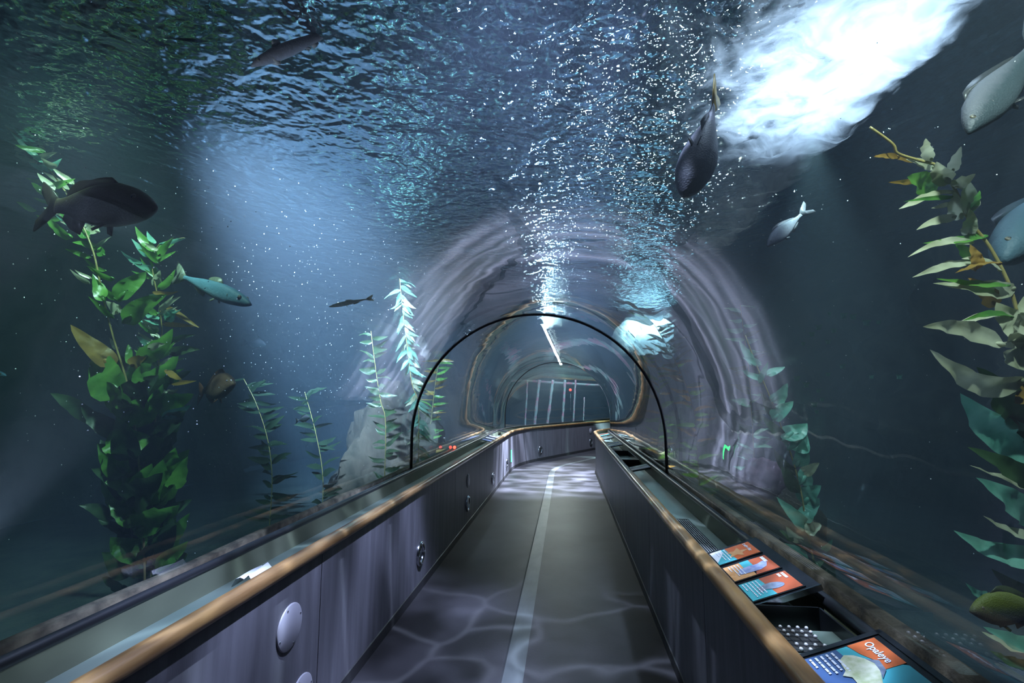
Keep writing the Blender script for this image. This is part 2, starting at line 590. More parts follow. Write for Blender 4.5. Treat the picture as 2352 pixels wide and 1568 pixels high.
# parapet walls made of laminate panels, with their seams cut as real grooves
for side, nm in ((-1, 'left'), (1, 'right')):
    b = B()
    seams = [-1.6, -0.35, 0.9, 2.42, 3.92, 5.4, 6.9, 8.3, 9.6, 10.7, 12.2, 13.7, 15.2, 16.7, 18.2, 20]
    prev = S0
    for sm in seams + [S1]:
        a, c = prev + .003, sm - .003
        ss = stations(a, c)
        v, f = [], []
        for s in ss:
            for x, z in ((HW, 0.0), (HW, .85), (HW + .03, .85), (HW + .03, 0.0)):
                v.append(at(s, side * x, z))
        for i in range(len(ss) - 1):
            for j in range(4):
                k = (j + 1) % 4
                q = (i * 4 + j, i * 4 + k, i * 4 + 4 + k, i * 4 + 4 + j)
                f.append(q if side < 0 else q[::-1])
        f.append((0, 1, 2, 3)); f.append(tuple((len(ss) - 1) * 4 + j for j in (3, 2, 1, 0)))
        b.add(v, f)
        prev = sm
    prop(b.obj('wall_' + nm, M['panel']), kind='structure')
    prop(sweep('wall_%s_backing' % nm, [(side * (HW + .031), 0), (side * (HW + .031), .83)], M['seam']), kind='structure')
    prop(sweep('baseboard_' + nm, [(side * HW, 0.0), (side * (HW - .006), 0.0), (side * (HW - .006), .07), (side * HW, .075)],
               M['skirt'], closed=True), kind='structure')
    # rounded wooden rail on top of the parapet
    pr = []
    for k in range(12):
        t = 2 * PI * k / 12
        pr.append((side * (HW + .004 + .034 * (abs(math.cos(t)) ** .7) * math.copysign(1, math.cos(t))),
                   .856 + .030 * (abs(math.sin(t)) ** .7) * math.copysign(1, math.sin(t))))
    h = sweep('handrail', pr, M['wood'], closed=True, smooth=True)
    prop(h, 'varnished golden wooden rail capping the %s' % (
        'parapet with the round white cover plates' if side < 0 else 'parapet whose trough holds the fish signs'), 'rail')
    # trough behind the rail
    t = empty('ledge_trough')
    prop(t, 'long grey metal trough behind the wooden rail, %s' % (
        'holding a folded white paper' if side < 0 else 'holding the orange and teal fish signs'), 'trough')
    zf = .79
    sweep('tray_floor', [(side * (HW + .03), zf), (side * (HW + .262), zf), (side * (HW + .262), zf - .01), (side * (HW + .03), zf - .01)],
          M['tray'], closed=True, parent=t)
    sweep('inner_side', [(side * (HW + .03), zf), (side * (HW + .034), zf), (side * (HW + .034), .84), (side * (HW + .03), .84)],
          M['traywall'], closed=True, parent=t)
    sweep('outer_side', [(side * (HW + .262), zf - .01), (side * (HW + .256), zf - .01), (side * (HW + .275), .875), (side * (HW + .283), .875)],
          M['traywall'], closed=True, parent=t)
    # rubber gasket that seats the acrylic
    pr = []
    for k in range(8):
        q = 2 * PI * k / 8
        pr.append((side * (1.222 + .022 * math.cos(q)), .885 + .022 * math.sin(q)))
    prop(sweep('rubber_gasket', pr, M['black'], closed=True, smooth=True),
         'black rubber gasket at the foot of the acrylic beside the %s' % ('round white cover plates' if side < 0 else 'fish signs'), 'gasket')
    # concrete rim on the water side
    rr = random.Random(5 + side)
    offs = {}

    def wob(s, i, rr=rr, offs=offs):
        if i in (1, 2, 3):
            k = (round(s, 3), i)
            if k not in offs: offs[k] = (rr.uniform(-.012, .012), rr.uniform(-.010, .012))
            return offs[k]
        return (0, 0)
    ss_rim = [(side * 1.33, .70), (side * 1.335, .880), (side * 1.365, .885), (side * 1.40, .865), (side * 1.425, .70), (side * 1.46, -.05), (side * 1.33, -.05)]
    prop(sweep('concrete_rim', ss_rim, M['rock'], closed=True, wob=wob, smooth=True),
         'rough brown concrete rim under the acrylic on the %s side' % ('white cover plate' if side < 0 else 'fish sign'), 'rim')

# ------------------------------------------------------------------ the acrylic arch in its three lengths
R_IN, R_OUT, ZC = 1.255, 1.325, 1.195


def arch(r, n=40, foot=.885):
    p = [(-r, foot), (-r, (foot + ZC) / 2)]
    for k in range(n + 1):
        t = PI - PI * k / n
        p.append((r * math.cos(t), ZC + r * math.sin(t)))
    return p + [(r, (foot + ZC) / 2), (r, foot)]


RINGS = [4.82, 11.35]
ends = [S0] + RINGS + [S1]
for k in range(3):
    a, c = ends[k] + .012, ends[k + 1] - .012
    ai, ao = arch(R_IN), arch(R_OUT)
    ss = stations(a, c)
    n = len(ai)
    v, f, fm = [], [], []
    for s in ss:
        v += [at(s, x, z) for x, z in ai] + [at(s, x, z) for x, z in ao]
    for i in range(len(ss) - 1):
        o0, o1 = i * 2 * n, (i + 1) * 2 * n
        for j in range(n - 1):
            f.append((o0 + j, o1 + j, o1 + j + 1, o0 + j + 1)); fm.append(0)
            f.append((o0 + n + j, o0 + n + j + 1, o1 + n + j + 1, o1 + n + j)); fm.append(1)
    prop(mesh('ceiling' + ('' if k == 0 else '.%03d' % k), v, f, [M['acr_in'], M['acr_out']], None, True, fm), kind='structure')
for k, s in enumerate(RINGS):
    b = B()
    rad = .016 if k == 0 else .013
    b.tube([at(s, x, z) for x, z in arch(R_IN + .004, 60, .87)], rad, 8)
    prop(b.obj('joint_ring', M['ring'], None, True),
         ['thin dark ring joining the acrylic, larger and nearer hoop', 'thin dark ring joining the acrylic, small far hoop at the bend'][k], 'joint ring')

# ------------------------------------------------------------------ the tank
TX0, TX1, TY0, TY1 = -7.5, 4.6, -4.0, 27.0
prop(mesh('ground', [(TX0, TY0, -.12), (TX1 + 8, TY0, -.12), (TX1 + 8, TY1, -.12), (TX0, TY1, -.12)], [(0, 1, 2, 3)], M['sand']), kind='structure')


def noise3(x, y, z=0.0):
    from mathutils import noise
    return noise.fractal(Vector((x, y, z)), 1.0, 2.0, 5)


def rockwall(name, p0, p1, z0, z1, amp, mat, nu, nv, seed, lean=0.0, freq=0.6):
    p0, p1 = Vector(p0), Vector(p1)
    d = (p1 - p0)
    nrm = Vector((-d.y, d.x, 0)).normalized()
    v, f = [], []
    for i in range(nu + 1):
        for j in range(nv + 1):
            q = p0 + d * (i / nu)
            z = z0 + (z1 - z0) * j / nv
            h = noise3((q.x + q.y) * freq + seed, z * freq * 1.3, seed) * amp
            h += abs(noise3((q.x + q.y) * freq * 3 + seed, z * freq * 2.2, seed + 9)) * amp * .35
            v.append(q + nrm * (h + lean * j / nv) + Vector((0, 0, z)))
    for i in range(nu):
        for j in range(nv):
            a = i * (nv + 1) + j
            f.append((a, a + nv + 1, a + nv + 2, a + 1))
    return prop(mesh(name, v, f, mat, None, True), kind='structure')


rockwall('wall_rock_left', (TX0, TY0, 0), (TX0, TY1, 0), -.12, 5.0, .7, M['reef'], 150, 30, 3.1)
rockwall('wall_rock_right', (TX1 + 3.2, TY1, 0), (TX1 - 0.2, TY0, 0), -.12, 5.0, .6, M['reef'], 180, 40, 7.7)
rockwall('wall_rock_far', (TX1 + 8, TY1, 0), (TX0, TY1, 0), -.12, 5.0, .6, M['reef'], 80, 24, 5.2)
rockwall('wall_rock_back', (TX0, TY0, 0), (TX1 + 4, TY0, 0), -.12, 5.0, .3, M['reef'], 60, 16, 1.2)
# boulders beside the tunnel beyond the first joint
def boulder(name, c, r, seed, mat, label):
    from mathutils import noise
    b = B()
    b.blob((0, 0, 0), 1.0, 0, 40, 26)
    vs = []
    for p in b.v:
        q = 1 + .28 * noise.fractal(p * 1.3 + Vector((seed, 0, 0)), 1, 2, 5) + .10 * noise.fractal(p * 5 + Vector((seed, 0, 0)), 1, 2, 4)
        vs.append(Vector((p.x * r[0] * q, p.y * r[1] * q, p.z * r[2] * q)))
    o = mesh(name, vs, b.f, mat, None, True)
    o.location = c
    return prop(o, label, 'rock', 'reef boulders outside the tunnel')


boulder('boulder', (-3.2, 8.6, .3), (.85, 1.5, 1.35), 1, M['reef2'], 'grey-brown boulder behind the leafy kelp left of the near joint ring')
boulder('boulder', (-3.9, 12.9, .9), (1.5, 1.8, 1.8), 2, M['reef2'], 'large pale boulder outside the tunnel between the two joint rings')
boulder('boulder', (3.1, 11.2, .4), (.9, 1.4, 1.2), 3, M['reef2'], 'mottled boulder outside the near joint ring on the fish sign side')
boulder('boulder', (2.45, 6.6, .0), (.6, .9, .6), 4, M['reef2'], 'low purple-grey boulder behind the rounded teal kelp')

# water surface
b = mesh('water', [(TX0 - 1, TY0 - 1, SURF), (TX1 + 9, TY0 - 1, SURF), (TX1 + 9, TY1 + 1, SURF), (TX0 - 1, TY1 + 1, SURF)], [(0, 3, 2, 1)], water_mat())
prop(b, kind='structure')
# dark roof over the tank
prop(mesh('ceiling.003', [(TX0 - 1, TY0 - 1, 8), (TX1 + 9, TY0 - 1, 8), (TX1 + 9, TY1 + 1, 8), (TX0 - 1, TY1 + 1, 8)], [(0, 3, 2, 1)],
     pm('roof_paint', (.05, .06, .08), .8)), kind='structure')

# sea water: one closed body with the tunnel cut out of it
def haze():
    prof = [(x, z) for x, z in arch(R_OUT + .01, 24, .0)]
    prof = [(-(R_OUT + .01), -.2)] + prof + [(R_OUT + .01, -.2)]
    ss = stations(S0 - 1, S1 + 1)
    n = len(prof)
    v, f = [], []
    for s in ss: v += [at(s, x, z) for x, z in prof]
    for i in range(len(ss) - 1):
        for j in range(n):
            k = (j + 1) % n
            f.append((i * n + j, (i + 1) * n + j, (i + 1) * n + k, i * n + k))
    f.append(tuple(range(n)))
    f.append(tuple((len(ss) - 1) * n + j for j in range(n - 1, -1, -1)))
    # make the cavity face inward, the box outward
    import bmesh
    bm = bmesh.new()
    vv = [bm.verts.new(p) for p in v]
    for q in f: bm.faces.new([vv[i] for i in q])
    bmesh.ops.recalc_face_normals(bm, faces=bm.faces[:])
    bmesh.ops.reverse_faces(bm, faces=bm.faces[:])
    x0, x1, y0, y1, z0, z1 = TX0 - .9, TX1 + 8.5, TY0 - .9, TY1 + .9, -.4, SURF - .004
    c = [bm.verts.new(p) for p in ((x0, y0, z0), (x1, y0, z0), (x1, y1, z0), (x0, y1, z0), (x0, y0, z1), (x1, y0, z1), (x1, y1, z1), (x0, y1, z1))]
    for q in ((0, 3, 2, 1), (4, 5, 6, 7), (0, 1, 5, 4), (1, 2, 6, 5), (2, 3, 7, 6), (3, 0, 4, 7)): bm.faces.new([c[i] for i in q])
    me = bpy.data.meshes.new('sea_water_haze')
    bm.to_mesh(me)
    me.materials.append(fog_mat(0.030, 0.115, (0.62, 0.78, 1.0), (0.10, 0.46, 0.70), 0.05))
    o = bpy.data.objects.new('water_haze', me)
    C.objects.link(o)
    prop(o, kind='structure')


haze()

# foam stirred up under the surface
def foam():
    from mathutils import noise
    nx, ny = 90, 160
    x0, x1, y0, y1 = 0.2, 3.4, 1.2, 9.5
    v, f, cov = [], [], []
    for layer in (0, 1):
        for i in range(nx + 1):
            for j in range(ny + 1):
                x, y = x0 + (x1 - x0) * i / nx, y0 + (y1 - y0) * j / ny
                edge = 2.28 + .16 * noise.noise(Vector((y * 2.1, 3, 0))) + .05 * noise.noise(Vector((y * 9, 3, 0)))
                # distance inside the stirred band
                d = min((edge - x) * 4.5, (x - (.95 + .20 * max(0, y - 3.0))) * .9 + .0, (7.5 - y) * .45)
                d = max(-2.0, min(1.0, d))
                th = max(0, min(1, d + .6))
                z = SURF - .02 - (0 if layer == 0 else th * (.05 + .10 * abs(noise.fractal(Vector((x * 2, y * 2, 0)), 1, 2, 4))))
                v.append((x, y, z)); cov.append(d)
    N = (nx + 1) * (ny + 1)
    for L_ in (0, 1):
        for i in range(nx):
            for j in range(ny):
                a = L_ * N + i * (ny + 1) + j
                if max(cov[a], cov[a + ny + 1], cov[a + 1], cov[a + ny + 2]) > -.9:
                    f.append((a, a + ny + 1, a + ny + 2, a + 1))
    o = mesh('surface_foam', v, f, foam_mat(), None, True)
    at_ = o.data.attributes.new('cover', 'FLOAT', 'POINT')
    at_.data.foreach_set('value', cov)
    prop(o, 'bright white cloud of foam stirred up under the water surface', 'foam', kind='stuff')


foam()

# ------------------------------------------------------------------ lamps added as glitter sources, and a stand-in glow
def flood(loc, aim, r, mat, label, housing=True):
    t = empty('flood_lamp', loc)
    d = (Vector(aim) - Vector(loc)).normalized()
    b = B()
    b.lathe([(0.0, -r * 1.6), (r * .55, -r * 1.5), (r * .95, -r * .7), (r * 1.12, 0), (r * 1.12, r * .12), (r, r * .12), (r, 0)], (0, 0, 0), d)
    b.obj('housing', M['blackmetal'], t, True)
    b = B()
    b.lathe([(r, 0.0), (r * .7, r * .12), (0.0001, r * .2)], (0, 0, 0), d)
    b.obj('lens', mat, t, True)
    b = B()
    b.tube([Vector((0, 0, 0)) - d * r * 1.2, Vector((0, 0, 0)) - d * r * 1.9 + Vector((0, 0, -.02)), Vector((0, 0, -r * 2)) - d * r * 1.9], r * .12, 8)
    b.obj('bracket', M['chrome'], t, True)
    return prop(t, label, 'lamp')


def fixture(loc, r, label, mat):
    """a round underwater bulkhead light whose globe shines all round"""
    t = empty('globe_lamp', loc)
    b = B()
    b.blob((0, 0, 0), r, 0, 16, 10)
    b.obj('globe', mat, t, True)
    b = B()
    b.lathe([(r * .5, r * .7), (r * .8, r * .85), (r * .8, r * 1.3), (0.001, r * 1.35)], (0, 0, 0), (0, 0, -1))
    b.tube([(0, 0, -r), (0, 0, -loc[2] - .1)], .015, 8)
    b.obj('post', M['blackmetal'], t, True)
    return prop(t, label, 'lamp')


flood((1.80, 8.6, .06), (1.3, 6.0, 1.9), .17, M['lamp_w'], 'white flood lamp on the tank bottom shining up behind the fish sign parapet')  # lamp added as a hidden source for glitter on the surface
t = empty('tube_lamp', P(1268, 790, 15.0))  # tube added as the source of the central glitter path
b = B()
_a, _c, _m = P(1246, 745, 15.0), P(1289, 838, 15.0), P(1268, 790, 15.0)
b.tube([_a - _m, _c - _m], .03, 12)
b.obj('tube', M['lamp_c'], t, True)
b = B()
b.tube([_a - _m, _a - _m + Vector((0, 0, 2.5))], .025, 8)
b.obj('holder', M['blackmetal'], t, True)
b = B()
b.tube([_c - _m, _c - _m + Vector((0, 0, -.08))], .045, 10)
b.obj('end_cap', M['blackmetal'], t, True)
prop(t, 'slender glowing tube lamp hanging beyond the near joint ring at the bend', 'lamp')

spot('plume_lamp', (2.3, 10.4, 5.2), (1.96, 12.2, 3.1), 90000, (0.78, 1.0, 0.90), 30, 0.9, 0.1)  # spot added to light the plume from the walkway side
def plume():
    from mathutils import noise
    b = B()
    rnd = random.Random(2)
    for k in range(16):
        a = rnd.uniform(0, 6.28)
        q = rnd.random() ** .6
        b.blob((1.96 + math.cos(a) * .55 * q, 12.2 + math.sin(a) * .4 * q, 3.05 + rnd.uniform(-.35, .40)), (rnd.uniform(.16, .32),) * 3, 0, 18, 12)
    vs = [p + Vector((noise.noise(p * 5), noise.noise(p * 5 + Vector((9, 0, 0))), noise.noise(p * 5 + Vector((0, 9, 0))))) * .10 for p in b.v]
    o = mesh('bubble_plume', vs, b.f, foam_mat(), None, True)  # blobs shaped to stand in for a bright glow in the water
    a_ = o.data.attributes.new('cover', 'FLOAT', 'POINT')
    a_.data.foreach_set('value', [.95] * len(vs))
    prop(o, 'glowing greenish white plume of bubbles above the joint ring', 'bubbles', kind='stuff')


plume()

# ------------------------------------------------------------------ wall lights and cover plates on the left parapet
def ring_light(s, z, label, side=-1):
    c = at(s, side * (HW - .001), z)
    cc, a = path(s)
    ax = Vector((math.cos(a), -math.sin(a), 0)) * (-side)
    t = empty('recessed_wall_light', c)
    b = B()
    b.lathe([(.098, 0), (.098, .010), (.088, .020), (.066, .020), (.060, .008), (.060, .001)], (0, 0, 0), ax, 28)
    b.obj('bezel', M['chrome'], t, True)
    b = B()
    b.lathe([(.060, .002), (.045, .010), (.001, .014)], (0, 0, 0), ax, 24)
    b.obj('lens', M['lens'], t, True)
    a1 = ax.orthogonal().normalized()
    a2 = ax.cross(a1)
    for k in range(4):
        b = B()
        q = PI / 4 + k * PI / 2
        b.lathe([(.006, .019), (.006, .023), (.001, .025)], (a1 * math.cos(q) + a2 * math.sin(q)) * .078, ax, 8)
        b.obj('screw', M['chrome'], t, True)
    return prop(t, label, 'wall light', 'steel ring lights low on the parapets')


def cover(s, z, r, label, side=-1):
    c = at(s, side * (HW - .001), z)
    cc, a = path(s)
    ax = Vector((math.cos(a), -math.sin(a), 0)) * (-side)
    t = empty('cover_plate', c)
    b = B()
    b.lathe([(r, 0), (r, .004), (r - .004, .007), (.001, .008)], (0, 0, 0), ax, 36)
    b.obj('plate', M['cover'], t, True)
    for q in (20, 110, 200, 290):
        b = B()
        q = math.radians(q)
        a1 = Vector((0, 0, 1)); a2 = ax.cross(a1)
        b.lathe([(.004, .007), (.004, .009), (.0005, .010)], (a1 * math.cos(q) + a2 * math.sin(q)) * r * .86, ax, 8)
        b.obj('screw', M['chrome'], t, True)
    return prop(t, label, 'cover plate', 'round white cover plates on the parapet')


cover(2.145, .59, .097, 'largest round white cover plate, nearest on the panelled parapet')
cover(2.27, .225, .10, 'white cover plate cut off by the bottom of the photo')
cover(6.09, .575, .085, 'white cover plate above a steel ring light, mid way along the parapet')
ring_light(4.1, .305, 'largest steel ring light low on the parapet, nearest of the row')
ring_light(6.07, .30, 'steel ring light directly below the oval white cover plate')
ring_light(8.15, .27, 'third steel ring light along the parapet')
ring_light(10.1, .27, 'steel ring light just before the bend of the parapet')
ring_light(12.35, .27, 'steel ring light just after the bend of the parapet')
ring_light(15.3, .27, 'steel ring light low on the far cross parapet under a white plate')
cover(15.3, .60, .09, 'white cover plate on the far parapet beyond the bend')

p = at(10.82, -(HW - .006), .33)
t = empty('exit_marker', p)
b = B(); b.box((0, 0, 0), (.008, .10, .26)); b.obj('glowing_strip', M['green'], t)
b = B(); b.box((-.004, 0, 0), (.006, .12, .29)); b.obj('backing', M['blackmetal'], t)
prop(t, 'small glowing green marker low on the parapet just before the bend', 'marker')

# ------------------------------------------------------------------ things lying in the troughs
XR = XC + HW      # right parapet face
def board_frame(y, tilt=19.5, x=None, z=.862):
    """frame of a sign: u runs towards the camera (-Y), v rises away from the rail, w is the face normal"""
    a = math.radians(tilt)
    o = Vector(((x if x is not None else XR + .040), y, z))
    return o, Vector((0, -1, 0)), Vector((math.cos(a), 0, math.sin(a))), Vector((-math.sin(a), 0, math.cos(a)))


def patch(name, fr, poly, h, mat, parent, th=.0012):
    o, u, v, wv = fr
    n = len(poly)
    top = [o + u * a + v * b + wv * h for a, b in poly]
    bot = [p - wv * th for p in top]
    f = [tuple(range(n)), tuple(range(2 * n - 1, n - 1, -1))] + [(i, i + n, (i + 1) % n + n, (i + 1) % n) for i in range(n)]
    return mesh(name, top + bot, f, mat, parent)


def lettering(txt, fr, u0, v0, size, h, parent, mat=None, name='lettering'):
    o, u, v, wv = fr
    cu = bpy.data.curves.new(name, 'FONT')
    cu.body = txt
    cu.size = size
    cu.extrude = .0004
    cu.offset = .0005
    cu.materials.append(mat or M['ink'])
    tmp = bpy.data.objects.new('tmp', cu)
    C.objects.link(tmp)
    me = bpy.data.meshes.new_from_object(tmp)
    bpy.data.objects.remove(tmp)
    ob = bpy.data.objects.new(name, me)
    C.objects.link(ob)
    m = Matrix((u, v, wv)).transposed().to_4x4()
    m.translation = o + u * u0 + v * v0 + wv * h
    ob.matrix_world = m
    ob.parent = parent
    return ob


def textlines(fr, u0, u1, v0, dv, rows, h, parent, seed=1, th=.006):
    rnd = random.Random(seed)
    b = B()
    o, u, v, wv = fr
    for r in range(rows):
        q = u0
        end = u1 - rnd.uniform(0, (u1 - u0) * .2) if r < rows - 1 else u0 + (u1 - u0) * .45
        vv = v0 - r * dv
        while q < end:
            wl = rnd.uniform(.008, .022)
            wl = min(wl, end - q)
            pts = [o + u * q + v * vv + wv * h, o + u * (q + wl) + v * vv + wv * h, o + u * (q + wl) + v * (vv + th) + wv * h, o + u * q + v * (vv + th) + wv * h]
            b.add(pts + [p - wv * .0008 for p in pts], [(0, 1, 2, 3), (7, 6, 5, 4), (0, 4, 5, 1), (1, 5, 6, 2), (2, 6, 7, 3), (3, 7, 4, 0)])
            q += wl + .003
    return b.obj('text_lines', M['ink'], parent)


def ell(cx, cy_, a, b, rot=0, n=20):
    r = math.radians(rot)
    return [(cx + a * math.cos(t) * math.cos(r) - b * math.sin(t) * math.sin(r), cy_ + a * math.cos(t) * math.sin(r) + b * math.sin(t) * math.cos(r))
            for t in [2 * PI * k / n for k in range(n)]]


# opaleye sign, nearest
fr = board_frame(1.545)
t = empty('fish_sign')
LV = .215
patch('board', fr, [(-.012, -.006), (.40, -.006), (.40, LV + .012), (-.012, LV + .012)], 0, M['blackmetal'], t, .012)
patch('bezel', fr, [(-.022, -.012), (-.004, -.012), (-.004, LV + .02), (-.022, LV + .02)], .004, M['blackmetal'], t, .02)
patch('bezel', fr, [(-.022, LV + .008), (.40, LV + .008), (.40, LV + .024), (-.022, LV + .024)], .004, M['blackmetal'], t, .02)
patch('slate_field', fr, [(.004, .002), (.39, .002), (.39, .10), (.10, .10), (.004, .095)], .0012, M['slate'], t)
patch('teal_field', fr, [(.004, .095), (.10, .10), (.39, .10), (.39, .205), (.145, .205), (.10, .16), (.004, .125)], .0012, M['teal'], t)
patch('orange_field', fr, [(.004, .127), (.05, .135), (.09, .150), (.135, .150), (.135, .205), (.004, .205)], .0026, M['orange'], t)
f_ = [(.040, .098), (.052, .118), (.078, .134), (.105, .143), (.135, .138), (.170, .120), (.215, .098), (.235, .105), (.262, .118), (.250, .090), (.262, .062), (.228, .080),
      (.185, .078), (.16, .066), (.13, .068), (.115, .052), (.100, .068), (.075, .072), (.055, .078)]
patch('fish_print', fr, f_, .004, M['olivefish'], t)
patch('fin_print', fr, [(.08, .134), (.10, .158), (.14, .150), (.165, .125), (.135, .137), (.105, .142)], .0045, M['greyfish'], t)
textlines(fr, .016, .11, .074, .0155, 5, .0042, t, 3, .0058)
lettering('Opaleye', fr, .018, .166, .030, .0042, t)
prop(t, 'largest fish sign, titled Opaleye, nearest in the trough', 'sign', 'fish signs in the trough')

# three smaller signs side by side on one black tray
tr = empty('sign_tray')
fr = board_frame(2.475)
patch('tray_top', fr, [(-.02, -.006), (.575, -.006), (.575, .245), (-.02, .245)], 0, M['blackmetal'], tr, .012)
patch('front_edge', fr, [(.575, -.006), (.580, -.006), (.580, .245), (.575, .245)], .004, M['chrome'], tr, .02)
prop(tr, 'black tray holding three small fish signs in a row', 'tray')


def small_sign(y, ln, label, kind):
    fr = board_frame(y, x=XR + .040 + .003, z=.8635)
    t = empty('fish_sign')
    H = .190
    patch('board', fr, [(-.006, .0), (ln + .006, .0), (ln + .006, H + .006), (-.006, H + .006)], .005, M['blackmetal'], t, .004)
    if kind == 0:
        patch('teal_field', fr, [(0, .004), (ln, .004), (ln, .085), (0, .075)], .0062, M['teal'], t)
        patch('orange_field', fr, [(0, .075), (ln, .085), (ln, H), (0, H)], .0062, M['orange'], t)
        st = []
        for k in range(10):
            q = PI / 2 + k * PI / 5
            r = .052 if k % 2 == 0 else .024
            st.append((ln * .55 + r * math.cos(q) * 1.0, .108 + r * math.sin(q)))
        patch('star_print', fr, st, .0074, M['peach'], t)
        patch('pale_flash', fr, [(0, .004), (ln * .85, .004), (ln * .35, .05), (0, .06)], .0070, M['ink'], t)
        textlines(fr, .012, ln - .01, .066, .013, 4, .0082, t, 5, .0045)
        lettering('Leather Star', fr, .012, .158, .0195, .0078, t)
    elif kind == 1:
        patch('peach_field', fr, [(0, .004), (ln, .004), (ln, .095), (0, .095)], .0062, M['peach'], t)
        patch('teal_field', fr, [(0, .075), (ln * .6, .075), (ln * .6, .115), (0, .115)], .0070, M['teal'], t)
        patch('orange_field', fr, [(0, .115), (ln * .6, .115), (ln, .095), (ln, H), (0, H)], .0062, M['redorange'], t)
        patch('fish_print', fr, [(.050, .16), (.064, .130), (.060, .09), (.066, .055), (.095, .040), (.115, .045), (.120, .09), (.122, .125), (.105, .155), (.075, .168)], .0078, M['violet'], t)
        textlines(fr, .014, ln - .02, .060, .013, 4, .0086, t, 8, .0042)
        b = textlines(fr, .012, ln - .012, .163, .013, 1, .0080, t, 21, .013)
    else:
        patch('teal_field', fr, [(0, .004), (ln, .004), (ln, .095), (0, .085)], .0062, M['teal'], t)
        patch('rust_field', fr, [(0, .085), (ln, .095), (ln, H), (0, H)], .0062, M['redorange'], t)
        patch('fish_print', fr, ell(ln * .58, .105, .042, .026, 70), .0078, M['greyfish'], t)
        patch('tail_print', fr, [(ln * .50, .075), (ln * .42, .052), (ln * .74, .050), (ln * .66, .078)], .0076, M['greyfish'], t)
        textlines(fr, .012, ln - .012, .066, .013, 5, .0086, t, 9, .0042)
        textlines(fr, .012, ln * .5, .168, .016, 2, .0080, t, 22, .010)
    prop(t, label, 'sign', 'fish signs in the trough')


small_sign(2.455, .150, 'small orange and teal sign picturing a star, furthest on the tray', 0)
small_sign(2.262, .150, 'small sign with a violet fish picture, middle of the three on the tray', 1)
small_sign(2.072, .150, 'small rust and teal sign with a grey fish picture, nearest on the tray', 2)

# dark box between the signs with a knobbly steel grating
t = empty('recessed_box')
x0, x1, y0, y1 = XR + .036, XR + .254, 1.575, 1.885
b = B()
b.box(((x0 + x1) / 2, (y0 + 1.80) / 2, .828), (x1 - x0, 1.80 - y0, .008))
b.obj('bottom', M['tray'], t)
b = B()
b.box(((x0 + x1) / 2, y1 - .003, .825), (x1 - x0, .006, .10))
b.box((x1 - .003, (y0 + y1) / 2, .825), (.006, y1 - y0, .10))
b.obj('side', M['blackmetal'], t)
prop(t, 'dark open box in the trough between the large sign and the three small ones', 'box')
t = empty('drain_grating', (XR + .112, 1.725, .838))
b = B()
for i in range(5): b.box((-.055 + i * .0275, 0, 0), (.0022, .15, .003))
for j in range(6): b.box((0, -.072 + j * .029, 0), (.112, .0022, .003))
b.obj('bars', M['chrome'], t)
b = B()
for i in range(5):
    for j in range(6):
        if j != 2: b.blob((-.055 + i * .0275, -.072 + j * .029, .002), .0062, 0, 8, 5)
b.obj('studs', pm('bright_steel_stud', (.75, .74, .78), .3, .2), t, True)
b = B()
b.box((0, 0, -.0022), (.116, .156, .001))
b.obj('backing', M['seam'], t)
prop(t, 'small shiny studded steel grating in the dark box', 'grating')

# long louvre
t = empty('vent_grille', (XR + .040 + .072, 2.95, .799))
b = B()
for i in range(9): b.box((-.054 + i * .0135, 0, .002), (.0045, .90, .006))
b.obj('slats', M['alu'], t)
b = B()
for j in range(4): b.box((0, -.30 + j * .20, .0), (.116, .006, .004))
b.box((-.063, 0, .003), (.006, .92, .010)); b.box((.063, 0, .003), (.006, .92, .010))
b.box((0, .457, .003), (.130, .006, .010)); b.box((0, -.457, .003), (.130, .006, .010))
b.obj('frame', M['tray'], t)
b = B()
b.box((0, 0, -.004), (.124, .908, .001))
b.obj('duct', M['seam'], t)
prop(t, 'long slatted vent grille set in the trough floor before the three small signs', 'vent')

# further trays along the right trough
def far_sign(y, ln, label, stripes=2, cols=('tray', 'tray'), side=1, dark=True, rise=.0):
    x = XR + .040 if side > 0 else XC - HW - .040
    fr = board_frame(y, 12, x, .855)
    if side < 0:
        o, u, v, wv = fr
        fr = (o, Vector((0, -1, 0)), Vector((-v.x, 0, v.z)), Vector((-wv.x * -1 * -1, 0, wv.z)))
        fr = (o, Vector((0, -1, 0)), Vector((-v.x, 0, v.z)), Vector((math.sin(math.radians(12)), 0, math.cos(math.radians(12)))))
    t = empty('fish_sign')
    patch('board', fr, [(0, 0), (ln, 0), (ln, .205), (0, .205)], 0, M['blackmetal'], t, .014)
    for k in range(stripes):
        a = ln * (k + .12) / stripes
        c = ln * (k + .82) / stripes
        patch('print_strip', fr, [(a, .012), (c, .012), (c, .19), (a, .19)], .0012, M[cols[k % len(cols)]], t)
    return prop(t, label, 'sign', 'fish signs in the trough' if side > 0 else None)


